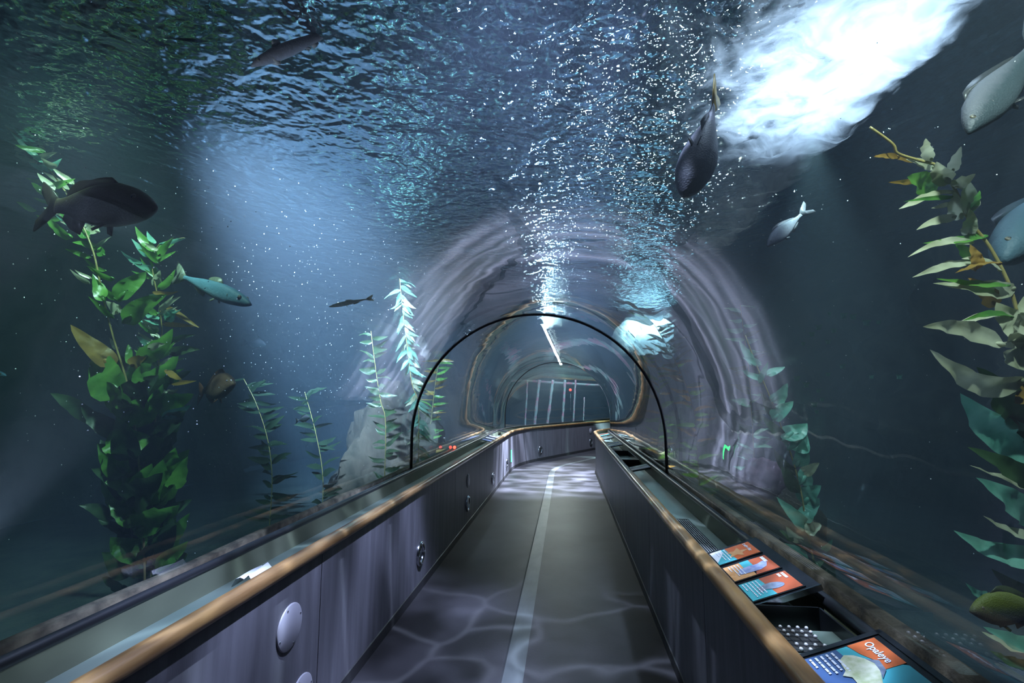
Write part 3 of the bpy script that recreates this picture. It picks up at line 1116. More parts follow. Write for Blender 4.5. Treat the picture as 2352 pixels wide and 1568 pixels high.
far_sign(5.45, .26, 'dark sign with two pale strips, nearest beyond the empty stretch of trough', 2, ('tray', 'cover'))
far_sign(8.3, .62, 'dark ribbed sign with four grey strips further along the trough', 4, ('tray', 'slate'))
far_sign(9.35, .30, 'far dark sign with a grey strip', 1, ('tray',))
far_sign(10.2, .42, 'furthest orange tinted sign by the bend of the parapet', 2, ('redorange', 'teal'))
far_sign(9.3, .95, 'dark ribbed sign in the opposite trough near the bend', 5, ('violet', 'blackmetal'), -1)
far_sign(11.0, .35, 'small black sign in the opposite trough at the bend', 1, ('blackmetal',), -1)
for y, l_, lab in ((6.55, 1.0, 'open black rimmed tray with a bare metal bottom beyond the dark two strip sign'),):
    t = empty('open_tray', (XR + .145, y, .797))
    b = B()
    for sx in (-1, 1): b.box((sx * .1, 0, .035), (.006, l_, .07))
    for sy in (-1, 1): b.box((0, sy * l_ / 2, .035), (.206, .006, .07))
    b.obj('rim', M['blackmetal'], t)
    b = B(); b.box((0, 0, -.001), (.198, l_ - .01, .004)); b.obj('bottom', M['tray'], t)
    prop(t, lab, 'tray')

# folded paper in the left trough
b = B()
v, f = [], []
nx = 10
for i in range(nx + 1):
    for j in range(7):
        a = i / nx - .5
        c = j / 6 - .5
        z = .012 + .028 * math.sin((c + .5) * PI) + .010 * math.sin(c * 14 + a * 2)
        v.append(Vector((c * .10, a * .16 * (1 - .25 * c), z)))
for i in range(nx):
    for j in range(6):
        k = i * 7 + j
        f.append((k, k + 7, k + 8, k + 1))
n0 = len(v)
v += [p - Vector((0, 0, .003)) for p in v]
f += [tuple(n0 + q for q in reversed(x)) for x in f]
o = mesh('crumpled_paper', v, f, M['paper'], None, True)
o.location = (XC - HW - .115, 2.06, .815)
prop(o, 'crumpled white paper lying in the trough behind the wooden rail', 'paper')

# ------------------------------------------------------------------ fish
def fish_mats(name, back, side, belly, fin, spots=None):
    m, n, L = new_mat(name)
    b = n['Principled BSDF']
    b.inputs['Roughness'].default_value = .55
    b.inputs['Specular IOR Level'].default_value = .25
    tc = n.new('ShaderNodeTexCoord')
    sp = n.new('ShaderNodeSeparateXYZ')
    L.new(tc.outputs['Object'], sp.inputs[0])
    mr = n.new('ShaderNodeMapRange')
    mr.inputs[1].default_value = -.14
    mr.inputs[2].default_value = .14
    L.new(sp.outputs[2], mr.inputs[0])
    nz = n.new('ShaderNodeTexNoise')
    nz.inputs['Scale'].default_value = 26
    nz.inputs['Detail'].default_value = 4
    L.new(tc.outputs['Object'], nz.inputs['Vector'])
    ad = n.new('ShaderNodeMath')
    ad.operation = 'MULTIPLY_ADD'
    ad.inputs[1].default_value = .25
    L.new(nz.outputs['Fac'], ad.inputs[0])
    L.new(mr.outputs[0], ad.inputs[2])
    cr = n.new('ShaderNodeValToRGB')
    e = cr.color_ramp.elements
    e[0].position = .32; e[0].color = (*belly, 1)
    e[1].position = .86; e[1].color = (*back, 1)
    k = e.new(.6); k.color = (*side, 1)
    L.new(ad.outputs[0], cr.inputs[0])
    L.new(cr.outputs[0], b.inputs['Base Color'])
    vo = n.new('ShaderNodeTexVoronoi')
    vo.inputs['Scale'].default_value = 75
    L.new(tc.outputs['Object'], vo.inputs['Vector'])
    bp = n.new('ShaderNodeBump')
    bp.inputs['Distance'].default_value = .0012
    L.new(vo.outputs['Distance'], bp.inputs['Height'])
    L.new(bp.outputs[0], b.inputs['Normal'])
    fm = pm(name + '_fin', fin, .4, 0, tuple(c * .6 for c in fin), 3, (40, 1, 8), 2, transl=.35)
    return [m, fm]


PROFILES = {
    # t, top, bottom, half width  (fractions of body length 1; snout t=0, tail root t=1)
    'bass': [(0, .000, -.020, .012), (.03, .024, -.042, .035), (.10, .066, -.078, .062), (.2, .104, -.105, .080), (.32, .128, -.125, .088),
             (.45, .128, -.130, .084), (.58, .112, -.118, .070), (.72, .084, -.092, .050), (.85, .056, -.060, .032), (.95, .046, -.050, .022), (1, .050, -.052, .012)],
    'slim': [(0, .0, -.012, .008), (.04, .018, -.028, .02), (.12, .040, -.045, .034), (.25, .058, -.062, .043), (.4, .064, -.068, .045),
             (.55, .058, -.060, .040), (.7, .045, -.045, .030), (.85, .026, -.026, .017), (.95, .016, -.016, .010), (1, .018, -.018, .006)],
    'shark': [(0, .0, -.012, .010), (.04, .028, -.022, .030), (.12, .050, -.038, .050), (.25, .066, -.055, .060), (.4, .068, -.058, .060),
              (.55, .058, -.048, .050), (.7, .043, -.035, .035), (.85, .028, -.023, .020), (.95, .020, -.018, .013), (1, .018, -.018, .010)],
    'perch': [(0, .0, -.02, .012), (.04, .045, -.045, .035), (.12, .110, -.090, .06), (.24, .170, -.145, .075), (.38, .195, -.175, .078),
              (.52, .180, -.165, .070), (.66, .130, -.125, .052), (.8, .075, -.072, .034), (.92, .040, -.040, .020), (1, .042, -.042, .012)],
    'belly': [(0, .01, -.02, .018), (.04, .045, -.045, .05), (.12, .085, -.085, .095), (.24, .115, -.115, .128), (.38, .125, -.125, .132),
              (.52, .110, -.112, .108), (.66, .085, -.085, .074), (.8, .052, -.052, .040), (.92, .032, -.032, .022), (1, .036, -.036, .012)],
}
PROFILES['bream'] = [(t_, a_ * .74, b_ * .74, c_ * .8) for t_, a_, b_, c_ in PROFILES['perch']]
FINS = {
    'bass': dict(tail=(.24, .17, .16), dorsal=(.36, .88, .075, .5), anal=(.62, .86, .075), pect=(.30, -.03, .13), pelv=(.36, .10)),
    'slim': dict(tail=(.17, .10, .06), dorsal=(.42, .62, .035, .6), anal=(.62, .78, .03), pect=(.24, -.01, .08), pelv=(.42, .05)),
    'shark': dict(tail=(.13, .09, .10), dorsal=(.27, .36, .055, .3), anal=(.62, .70, .03), pect=(.2, -.03, .09), pelv=(.55, .05)),
    'perch': dict(tail=(.25, .17, .06), dorsal=(.28, .84, .06, .5), anal=(.56, .82, .06), pect=(.28, -.02, .15), pelv=(.36, .10)),
    'belly': dict(tail=(.24, .13, .08), dorsal=(.35, .86, .05, .5), anal=(.58, .82, .05), pect=(.28, -.02, .13), pelv=(.36, .08)),
}


FINS['bream'] = dict(tail=(.26, .15, .15), dorsal=(.30, .84, .04, .5), anal=(.58, .82, .04), pect=(.28, -.02, .14), pelv=(.36, .08))


def fish(kind, head, tail, up, mats, label, bend=0.0, pelv=True, tailtilt=0.0, mouth=True):
    """head and tail are world points of the snout and of the tail tip; up is roughly where the back faces"""
    prof, fn = PROFILES[kind], FINS[kind]
    tl = fn['tail'][0]
    head, tail = Vector(head), Vector(tail)
    total = (head - tail).length
    Lb = total / (1 + tl * .9)
    X = (head - tail).normalized()
    Z = (Vector(up) - X * Vector(up).dot(X)).normalized()
    Y = Z.cross(X)
    # smooth interpolation of the profile
    def prof_at(t):
        for a, c in zip(prof, prof[1:]):
            if t <= c[0]:
                q = (t - a[0]) / (c[0] - a[0])
                return [a[i] + (c[i] - a[i]) * q for i in (1, 2, 3)]
        return prof[-1][1:]
    N, Sg = 26, 18
    b = B()
    def cx(t): return -t + .5
    def sway(t): return bend * (max(0, t - .25) ** 2)
    v, f = [], []
    for i in range(N + 1):
        t = (i / N) ** 1.35 if i < N / 2 else None
        t = i / N
        t = t * t * (3 - 2 * t) * .35 + t * .65
        tp, bt, hw = prof_at(t)
        mid, hh = (tp + bt) / 2, (tp - bt) / 2
        for j in range(Sg):
            q = 2 * PI * j / Sg
            cz, sy = math.sin(q), math.cos(q)
            v.append(Vector((cx(t), sway(t) + hw * math.copysign(abs(sy) ** .9, sy), mid + hh * cz)))
    for i in range(N):
        for j in range(Sg):
            f.append((i * Sg + j, i * Sg + (j + 1) % Sg, (i + 1) * Sg + (j + 1) % Sg, (i + 1) * Sg + j))
    f.append(tuple(range(Sg - 1, -1, -1)))
    f.append(tuple(N * Sg + j for j in range(Sg)))
    b.add(v, f, 0)

    def plate(poly, th=.004, yo=0.0, rot=None, org=None, k=1):
        n = len(poly)
        vs = []
        for s_ in (1, -1):
            for x, z in poly:
                p = Vector((x, s_ * th, z))
                if rot:
                    p = rot @ (p - Vector(org)) + Vector(org)
                t_ = .5 - p.x
                vs.append(p + Vector((0, yo + sway(min(t_, 1.3)), 0)))
        fs = [tuple(range(n)), tuple(range(2 * n - 1, n - 1, -1))] + [(i, i + n, (i + 1) % n + n, (i + 1) % n) for i in range(n)]
        b.add(vs, fs, k)
    tp, bt, hw = prof[-1][1:]
    tlen, th_, fork = fn['tail']
    plate([(-.47, tp * .8), (-.5 - tlen * .35, th_ * .62), (-.5 - tlen, th_), (-.5 - tlen * .96, th_ * .55), (-.5 - tlen + fork * .9, 0),
           (-.5 - tlen * .96, -th_ * .55), (-.5 - tlen, -th_), (-.5 - tlen * .35, -th_ * .62), (-.47, bt * .8)], .0045, k=2 if len(mats) > 2 else 1)
    d0, d1, dh, pk = fn['dorsal']
    pts, low = [], []
    for k in range(9):
        q = k / 8
        t = d0 + (d1 - d0) * q
        hgt = dh * (math.sin(PI * min(1, q ** .6)) * .55 + .45) * (1 if q < .9 else .6) * (q / .12 if q < .12 else 1)
        if kind == 'bass': hgt = dh * (.45 + .25 * math.sin(q * PI * 1.0) + (.40 if q > .55 else 0) * math.sin((q - .55) / .45 * PI)) * min(1, q / .1)
        top = prof_at(t)[0]
        pts.append((cx(t) - hgt * .35, top + hgt))
        low.append((cx(t), top - .02))
    plate(pts + low[::-1])
    a0, a1, ah = fn['anal']
    bl = [(cx(a0 + (a1 - a0) * q), prof_at(a0 + (a1 - a0) * q)[1]) for q in (0, .5, 1)]
    plate([(bl[0][0], bl[0][1] + .02), (bl[0][0] - ah * .5, bl[0][1] - ah), (bl[1][0] - ah * .4, bl[1][1] - ah * .9), (bl[2][0] - ah * .3, bl[2][1] - ah * .4), (bl[2][0], bl[2][1] + .02)])
    pt, pz, pl = fn['pect']
    for s_ in (-1, 1):
        hwp = prof_at(pt)[2]
        rot = Matrix.Rotation(math.radians(28) * s_, 3, 'Z') @ Matrix.Rotation(math.radians(-18) * s_, 3, 'X')
        x0 = cx(pt)
        plate([(x0, pz + .018), (x0 - pl * .5, pz + .035), (x0 - pl, pz - .005), (x0 - pl * .85, pz - .05), (x0 - pl * .4, pz - .045), (x0, pz - .012)], .003,
              s_ * hwp * .93, rot, (x0, 0, pz))
        if pelv:
            vt, vl = fn['pelv']
            bt_ = prof_at(vt)[1]
            rot = Matrix.Rotation(math.radians(35) * s_, 3, 'X')
            x1 = cx(vt)
            plate([(x1, bt_ + .02), (x1 - vl * .7, bt_ - vl * .55), (x1 - vl, bt_ - vl * .4), (x1 - vl * .6, bt_ + .015)], .003, s_ * .02, rot, (x1, 0, bt_))
    o = b.obj(kind + '_fish', mats, None, True)
    o.name = {'bass': 'sea_bass', 'slim': 'slender_fish', 'shark': 'leopard_shark', 'perch': 'surfperch', 'bream': 'silver_bream', 'belly': 'rockfish'}[kind]
    o.matrix_world = Matrix(((X.x * Lb, Y.x * Lb, Z.x * Lb, 0), (X.y * Lb, Y.y * Lb, Z.y * Lb, 0), (X.z * Lb, Y.z * Lb, Z.z * Lb, 0), (0, 0, 0, 1)))
    ctr = head - X * (Lb * .5)
    o.location = ctr
    te = .115 if kind != 'shark' else .09
    for s_ in (-1, 1):
        e = B()
        p_ = prof_at(te)
        e.blob((cx(te), s_ * p_[2] * .80, p_[0] * .38), (.020, .011, .020), 0, 10, 7)
        e.blob((cx(te), s_ * (p_[2] * .80 + .006), p_[0] * .38), (.010, .008, .010), 1, 8, 5)
        e.obj('eye', [M['eye'], M['black']], o, True)
    return prop(o, label, 'fish')


def side_up(head, tail, way=(-1, 1)):
    """back direction for a fish that turns its flank to the walkway"""
    X = (Vector(head) - Vector(tail)).normalized()
    v = (Vector(head) - EYE).normalized()
    u = X.cross(v)
    return u if u.dot(RT * way[0] + UP * way[1]) > 0 else -u


M['eye'] = pm('fish_eye', (.10, .09, .06), .5)
f_dark = fish_mats('dark_bass_skin', (.085, .080, .030), (.075, .048, .034), (.09, .060, .040), (.035, .026, .016))
f_sil = fish_mats('grey_purple_skin', (.06, .06, .09), (.08, .08, .11), (.10, .10, .13), (.06, .055, .07))
f_silver = fish_mats('silver_skin', (.08, .085, .11), (.13, .13, .16), (.19, .18, .22), (.15, .145, .17))
f_blue = fish_mats('blue_silver_skin', (.06, .16, .24), (.12, .26, .36), (.26, .42, .52), (.30, .34, .26))
f_shark = fish_mats('leopard_shark_skin', (.10, .085, .08), (.20, .19, .20), (.42, .42, .52), (.60, .58, .55))
f_green = fish_mats('striped_green_skin', (.16, .24, .10), (.34, .42, .28), (.46, .52, .42), (.24, .26, .10))
f_brown = fish_mats('brown_perch_skin', (.13, .07, .05), (.16, .09, .07), (.20, .13, .10), (.24, .10, .05))
f_opal = fish_mats('opaleye_skin', (.10, .12, .02), (.05, .065, .04), (.08, .085, .07), (.05, .07, .02))
f_pale = fish_mats('pale_grey_skin', (.07, .075, .09), (.022, .034, .040), (.03, .042, .048), (.05, .055, .06))  # back lighter than flank, a lit upper edge put into the colour

f_teal = fish_mats('teal_grey_skin', (.05, .09, .12), (.05, .10, .13), (.07, .12, .15), (.06, .09, .11))

fish('bass', P(358, 472, 2.45), P(72, 468, 2.75), (0.0, 0, 1), f_dark, 'large dark bass swimming in front of the leafy green kelp', .05)
fish('shark', P(576, 152, 2.35), P(806, 52, 2.6), side_up(P(576, 152, 2.35), P(806, 52, 2.6)) + Vector((0, 0, .5)), f_shark, 'slender grey shark with pale fins just under the rippled surface', -.08)
fish('slim', P(577, 698, 3.4), P(403, 628, 3.9), (.1, 0, 1), f_blue, 'slender pale blue fish swimming alone in dark water beside the kelp')
fish('slim', P(756, 704, 3.8), P(856, 684, 3.9), (0, .3, 1), f_green, 'small green striped fish between the kelp and the joint ring')
fish('perch', P(540, 880, 4.2), P(440, 902, 4.6), (.12, 0, 1), f_brown, 'dim brown perch beside the lower fronds of the big kelp', .1)
fish('perch', P(712, 958, 5.6), P(680, 966, 5.7), (0, 0, 1), f_pale, 'tiny pale fish in front of the faint distant kelp')
fish('belly', P(1572, 452, 2.2), P(1664, 205, 2.5), (P(1615, 330, 2.3) - EYE) + Vector((.9, 0, 0)), [f_sil[0], f_sil[1], pm('yellow_tail_fin', (.5, .36, .05), .4, transl=.3)], 'dark fish with a yellow tail seen from below against the white foam', .06, tailtilt=0)
fish('bream', P(1762, 566, 3.6), P(1858, 476, 3.7), side_up(P(1762, 566, 3.6), P(1858, 476, 3.7)), f_silver, 'silver fish with forked tail swimming below the white foam')
fish('bream', P(2222, 306, 1.9), P(2395, 70, 2.05), side_up(P(2222, 306, 1.9), P(2400, 60, 2.25)), f_pale, 'large silver fish above the tall kelp, cut by the photo edge', .05)
fish('belly', P(2302, 600, 2.3), P(2440, 400, 2.7), side_up(P(2302, 600, 2.3), P(2440, 400, 2.7)), f_teal, 'bluish fish half out of the photo behind the tall kelp')
fish('perch', P(2228, 1402, 2.0), P(2440, 1392, 2.1), (0, 0, 1), f_opal, 'mottled green and yellow fish at the foot of the tall kelp')
fish('slim', P(1459, 776, 7.0), P(1443, 760, 7.1), (0, 0, 1), f_dark, 'tiny dark fish beside the glowing flood lamp')
fish('perch', P(612, 792, 7.5), P(556, 786, 7.6), (0, 0, 1), f_pale, 'faint grey fish in the dark water above the brown perch')
fish('perch', P(1705, 1160, 4.6), P(1655, 1150, 4.8), (0, 0, 1), f_pale, 'small pale fish low behind the trough gasket, beside the purple-grey boulder')
fish('slim', P(14, 862, 4.2), P(-60, 850, 4.4), (0, 0, 1), f_blue, 'sliver of a bluish fish at the photo edge below the dark bass')
fish('slim', P(1612, 0 + 1128, 6.2), P(1600, 1120, 6.4), (0, 0, 1), f_pale, 'tiny fish just above the rim near the ring foot')

# ------------------------------------------------------------------ kelp
def blade(parent, base, tip, width, mat, droop=0.0, twist=0.0, curl=0.0, ruffle=.12, seg=12, side=None, bulb=True, rnd=None, merge=None, tipw=.02):
    """one frond from a float bulb at its base to a pointed tip, with ruffled edges and real curvature"""
    base, tip = Vector(base), Vector(tip)
    d = tip - base
    Ln = d.length
    d.normalize()
    view = (EYE - base).normalized() if side is None else Vector(side).normalized()
    s = d.cross(view)
    if s.length < .05: s = d.cross(Vector((0, 0, 1)))
    s.normalize()
    s = Matrix.Rotation(twist, 3, d) @ s
    nrm = s.cross(d)
    ph = rnd.uniform(0, 6) if rnd else 0
    b = merge or B()
    v, f = [], []
    for i in range(seg + 1):
        t = i / seg
        wd = width * (math.sin(PI * min(1, t ** .62 * .98 + .02)) ** .8 * .96 + tipw * (1 - t)) * .5
        c = base + d * (Ln * t) + nrm * (curl * math.sin(PI * t) * Ln) + Vector((0, 0, -droop * Ln * math.sin(PI * t)))
        c += s * (math.sin(t * 4 + ph) * width * .12)
        ss = Matrix.Rotation(.5 * math.sin(t * 2.5 + ph), 3, d) @ s
        for j in range(5):
            q = (j - 2) / 2
            rf = ruffle * width * math.sin(t * 22 + ph + (q > 0) * 1.7) * abs(q) ** 1.5
            v.append(c + ss * (wd * q) + nrm * (rf * math.sin(PI * t) + abs(q) * wd * .25))
    for i in range(seg):
        for j in range(4):
            k = i * 5 + j
            f.append((k, k + 1, k + 6, k + 5))
    b.add(v, f, 0)
    if bulb:
        r = max(.006, width * .16)
        b.tube([base - d * r * .6, base + d * r * .3, base + d * r * 1.6, base + d * r * 2.9, base + d * r * 3.5], [r * .2, r * .75, r, r * .7, r * .25], 8, 0)
    if merge is None: return b.obj('blade', mat, parent, True)


def kelp(name, label, pts, r, group=None, cat='kelp'):
    t = empty(name, pts[-1])
    b = B()
    inv = Vector(pts[-1])
    # smooth the stipe
    P3 = [Vector(p) - inv for p in pts]
    out = []
    for i in range(len(P3) - 1):
        a, c = P3[i], P3[i + 1]
        pa = P3[max(0, i - 1)]
        pc = P3[min(len(P3) - 1, i + 2)]
        for k in range(5):
            q = k / 5
            out.append(.5 * ((2 * a) + (-pa + c) * q + (2 * pa - 5 * a + 4 * c - pc) * q * q + (-pa + 3 * a - 3 * c + pc) * q ** 3))
    out.append(P3[-1])
    b.tube(out, [r * (.6 + .4 * i / len(out)) for i in range(len(out))], 8)
    b.obj('stipe', M['stipe'], t, True)
    prop(t, label, cat, group)
    return t, [p + inv for p in out], inv


def rebase(o, inv):
    for v in o.data.vertices: v.co -= inv
    return o


# tall kelp close behind the acrylic at the right edge: every frond a part
YK = 2.15
pts = [P(x, y, YK + .25 * k / 14) for k, (x, y) in enumerate([(1998, 292), (2050, 330), (2062, 352), (2110, 368), (2160, 385), (2196, 440), (2226, 505), (2272, 565), (2312, 640),
                                                               (2332, 700), (2362, 800), (2392, 960), (2400, 1120), (2398, 1300), (2392, 1560)])]
pts.append(Vector((pts[-1].x, pts[-1].y, -.1)))
t, st, inv = kelp('giant_kelp', 'tall pale kelp close behind the acrylic at the photo edge, strongly lit', pts, .009)
rnd = random.Random(4)
BL = [  # base px, tip px, width px, material, droop, twist
    (2190, 440, 2062, 478, 22, 'kelppale', -.04, .5), (2188, 452, 2076, 464, 9, 'kelp', 0, .2), (2185, 468, 2138, 477, 10, 'kelppale', 0, .2),
    (2196, 496, 2104, 528, 18, 'kelppale', -.02, .2), (2268, 542, 2118, 556, 20, 'kelp', .03, .5), (2236, 556, 2084, 592, 16, 'kelppale', -.06, .4),
    (2252, 602, 2188, 556, 22, 'kelp', .04, .2), (2300, 622, 2208, 592, 16, 'kelppale', -.10, .6), (2262, 606, 2094, 636, 20, 'kelppale', -.05, .6),
    (2330, 662, 2143, 652, 34, 'kelppale', .06, .5), (2320, 656, 2150, 640, 14, 'kelp', .02, .9), (2300, 604, 2190, 626, 22, 'kelpgold', 0, .9),
    (2306, 792, 2120, 754, 34, 'kelppale', -.10, .5), (2312, 730, 2170, 758, 18, 'kelppale', -.06, .4), (2330, 728, 2210, 735, 14, 'kelp', -.08, .4),
    (2352, 876, 2134, 808, 44, 'kelppale', .12, .3), (2360, 900, 2290, 880, 30, 'kelppale', .05, .3),
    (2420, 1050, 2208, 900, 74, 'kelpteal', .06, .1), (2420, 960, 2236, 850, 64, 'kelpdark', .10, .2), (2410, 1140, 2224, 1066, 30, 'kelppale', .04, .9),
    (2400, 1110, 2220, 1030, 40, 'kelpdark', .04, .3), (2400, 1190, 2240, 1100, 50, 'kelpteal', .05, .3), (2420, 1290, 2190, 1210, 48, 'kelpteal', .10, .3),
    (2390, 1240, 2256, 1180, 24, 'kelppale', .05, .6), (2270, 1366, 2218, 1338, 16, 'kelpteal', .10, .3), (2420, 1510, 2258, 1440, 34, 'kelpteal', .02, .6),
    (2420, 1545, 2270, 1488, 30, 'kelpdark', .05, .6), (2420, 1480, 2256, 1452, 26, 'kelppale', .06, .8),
    (2140, 368, 2124, 320, 20, 'kelppale', -.02, .6), (2186, 396, 2206, 336, 20, 'kelppale', .0, .4), (2180, 420, 2150, 372, 34, 'kelppale', .0, .3),
    (2196, 430, 2238, 398, 26, 'kelppale', .0, .4), (2220, 488, 2236, 418, 36, 'kelppale', .0, .3), (2226, 490, 2254, 436, 20, 'kelp', .0, .6),
    (2210, 500, 2192, 440, 34, 'kelppale', .0, .2), (2228, 540, 2222, 480, 24, 'kelppale', .0, .2), (2150, 384, 2080, 366, 18, 'kelppale', .0, .3),
    (2160, 410, 2084, 414, 50, 'kelp', .05, .2), (2130, 400, 2040, 420, 14, 'kelpgold', .05, .2), (2066, 358, 2006, 360, 12, 'kelpgold', 0, .3),
    (2100, 372, 2008, 356, 8, 'kelpgold', 0, .3), (2352, 790, 2300, 690, 60, 'kelppale', .0, .2), (2370, 830, 2310, 800, 60, 'kelppale', .0, .2),
    (2345, 800, 2340, 720, 50, 'kelppale', .0, .1), (2240, 620, 2232, 560, 26, 'kelpgold', 0, .3), (2290, 700, 2220, 640, 30, 'kelpgold', 0, .5),
    (2410, 1400, 2280, 1300, 44, 'kelpdark', .06, .3), (2400, 1000, 2300, 940, 50, 'kelpdark', .06, .3), (2390, 760, 2330, 740, 60, 'kelppale', 0, .1),
    (2380, 690, 2350, 720, 50, 'kelppale', 0, .1), (2395, 870, 2340, 930, 60, 'kelpgold', 0, .1),
]
for bx, by, tx, ty, wp, mt, dr, tw in BL:
    yd = YK + rnd.uniform(.0, .12) if ty < 850 else YK + .2 + rnd.uniform(-.05, .12)
    rebase(blade(t, P(bx, by, yd + .04), P(tx, ty, yd - rnd.uniform(0, .15)), wp * yd / F_PX * 1.15, M[mt], dr, tw, rnd.uniform(-.05, .05), .12, 14, rnd=rnd), inv)

# shorter kelp with rounded teal fronds beyond the signs
YM = 4.3
pts = [P(x, y, YM) for x, y in [(1712, 770), (1738, 840), (1772, 920), (1798, 990), (1822, 1060), (1842, 1140), (1854, 1220), (1872, 1300), (1880, 1342)]]
pts.append(Vector((pts[-1].x, pts[-1].y, -.1)))
t, st, inv = kelp('giant_kelp', 'kelp with rounded teal fronds behind the trough of fish signs', pts, .008)
rnd = random.Random(9)
BL = [(1772, 922, 1812, 882, 30, 'kelpteal'), (1778, 965, 1818, 918, 30, 'kelpteal'), (1800, 1010, 1850, 968, 40, 'kelpteal'), (1812, 1030, 1852, 992, 46, 'kelpteal'),
      (1828, 1070, 1852, 1012, 32, 'kelpteal'), (1838, 1082, 1884, 1066, 22, 'kelppale'), (1838, 1110, 1862, 1074, 34, 'kelpteal'), (1848, 1160, 1882, 1112, 40, 'kelpteal'),
      (1848, 1200, 1876, 1140, 36, 'kelpteal'), (1858, 1218, 1786, 1138, 26, 'kelpteal'), (1842, 1244, 1804, 1210, 20, 'kelppale'), (1856, 1292, 1768, 1240, 34, 'kelpteal'),
      (1888, 1262, 1914, 1240, 14, 'kelpteal'), (1748, 838, 1706, 820, 14, 'kelpteal'), (1752, 872, 1704, 848, 14, 'kelpteal'), (1762, 862, 1802, 840, 16, 'kelpteal'),
      (1790, 960, 1744, 900, 20, 'kelpdark'), (1800, 1010, 1750, 950, 22, 'kelpdark'), (1826, 1090, 1776, 1030, 22, 'kelpdark'), (1836, 1130, 1790, 1070, 26, 'kelpdark'),
      (1860, 1200, 1874, 1230, 30, 'kelppale'), (1872, 1290, 1900, 1330, 36, 'kelpdark'), (1866, 1260, 1836, 1236, 18, 'kelpdark'), (1874, 1330, 1838, 1290, 28, 'kelpdark'),
      (1880, 1330, 1912, 1280, 34, 'kelpdark'), (1822, 1240, 1790, 1216, 14, 'kelpdark'), (1730, 840, 1700, 780, 16, 'kelpteal'), (1745, 880, 1762, 830, 12, 'kelpteal')]
for bx, by, tx, ty, wp, mt in BL:
    rebase(blade(t, P(bx, by, YM + rnd.uniform(-.03, .05)), P(tx, ty, YM - rnd.uniform(0, .12)), wp * YM / F_PX * 1.15, M[mt], rnd.uniform(0, .06), rnd.uniform(-.3, .3), 0, .08, 10, rnd=rnd), inv)

# the big kelp on the left: two plants twined together
YL = 3.55
base = P(330, 1345, YL)
pts = [P(x, y, YL) for x, y in [(12, 288), (60, 330), (112, 388), (150, 440), (182, 500), (215, 580), (236, 680), (262, 780), (292, 880), (312, 1000), (326, 1160), (332, 1345)]]
pts.append(Vector((pts[-1].x, pts[-1].y, -.1)))
t, st, inv = kelp('giant_kelp', 'tall leafy green kelp behind the dark bass, reaching the surface', pts, .009)
rnd = random.Random(21)
BL = [(100, 375, 25, 300, 14, 'kelpteal'), (95, 350, 20, 282, 10, 'kelpteal'), (118, 362, 84, 318, 16, 'kelppale'), (104, 350, 34, 330, 16, 'kelp'), (130, 385, 92, 362, 16, 'kelppale'),
      (140, 430, 60, 408, 16, 'kelp'), (118, 445, 70, 420, 26, 'kelp'), (160, 436, 98, 392, 12, 'kelppale'), (170, 424, 120, 382, 14, 'kelppale'), (82, 484, 36, 464, 14, 'kelp'),
      (142, 504, 82, 492, 12, 'kelp'), (165, 545, 100, 500, 26, 'kelp'), (205, 545, 172, 518, 24, 'kelp'), (228, 532, 190, 514, 24, 'kelppale'), (222, 568, 165, 556, 20, 'kelp'),
      (240, 586, 224, 568, 22, 'kelp'), (210, 592, 148, 572, 12, 'kelp'), (244, 622, 186, 586, 10, 'kelp'), (206, 652, 160, 618, 12, 'kelppale'), (210, 640, 172, 618, 8, 'kelppale'),
      (262, 640, 198, 612, 18, 'kelp'), (240, 690, 212, 628, 28, 'kelp'), (274, 690, 330, 620, 46, 'kelp'), (268, 690, 220, 640, 16, 'kelp'), (284, 740, 382, 674, 44, 'kelp'),
      (262, 730, 200, 680, 12, 'kelp'), (270, 720, 246, 690, 24, 'kelppale'), (290, 730, 268, 700, 10, 'kelppale'), (258, 845, 168, 742, 46, 'kelpgold'), (302, 840, 336, 820, 30, 'kelpgold'),
      (328, 830, 392, 752, 44, 'kelp'), (330, 880, 412, 808, 44, 'kelp'), (318, 880, 324, 840, 24, 'kelp'), (272, 800, 250, 776, 12, 'kelppale'), (300, 836, 292, 790, 16, 'kelp'),
      (340, 800, 380, 790, 16, 'kelppale'), (390, 812, 460, 802, 20, 'kelpdark'), (380, 850, 420, 870, 16, 'kelpgold'), (392, 880, 402, 846, 30, 'kelp'), (236, 965, 112, 906, 40, 'kelpdark'),
      (232, 958, 184, 942, 22, 'kelpgold'), (300, 930, 240, 880, 40, 'kelp'), (262, 922, 236, 892, 26, 'kelp'), (270, 1010, 190, 930, 40, 'kelpdark'), (388, 1120, 436, 1050, 34, 'kelp'),
      (370, 1150, 416, 1080, 36, 'kelp'), (300, 1130, 250, 1060, 36, 'kelpdark'), (360, 1000, 420, 960, 30, 'kelpdark'), (372, 960, 440, 930, 22, 'kelpteal'), (260, 1190, 180, 1160, 26, 'kelpdark'),
      (300, 1240, 230, 1190, 36, 'kelpdark'), (380, 1240, 440, 1180, 32, 'kelp'), (300, 1320, 230, 1270, 40, 'kelpdark'), (360, 1310, 430, 1240, 34, 'kelp'), (290, 1350, 232, 1330, 30, 'kelpdark')]
for k in range(16):
    q = rnd.random()
    x_, y_ = 60 + 150 * q, 335 + 240 * q
    BL.append((x_, y_, x_ - rnd.uniform(30, 80) * rnd.choice((1, 1, 1, -.7)), y_ - rnd.uniform(8, 45), rnd.uniform(9, 18), rnd.choice(('kelp', 'kelppale', 'kelpteal'))))
for k in range(30):
    y = rnd.uniform(860, 1340)
    cx_ = 292 + (y - 860) * .09 + rnd.uniform(-20, 20)
    sd = rnd.choice((-1, 1))
    BL.append((cx_, y, cx_ + sd * rnd.uniform(40, 95), y - rnd.uniform(45, 110), rnd.uniform(46, 76), rnd.choice(('kelpdark', 'kelp', 'kelp'))))
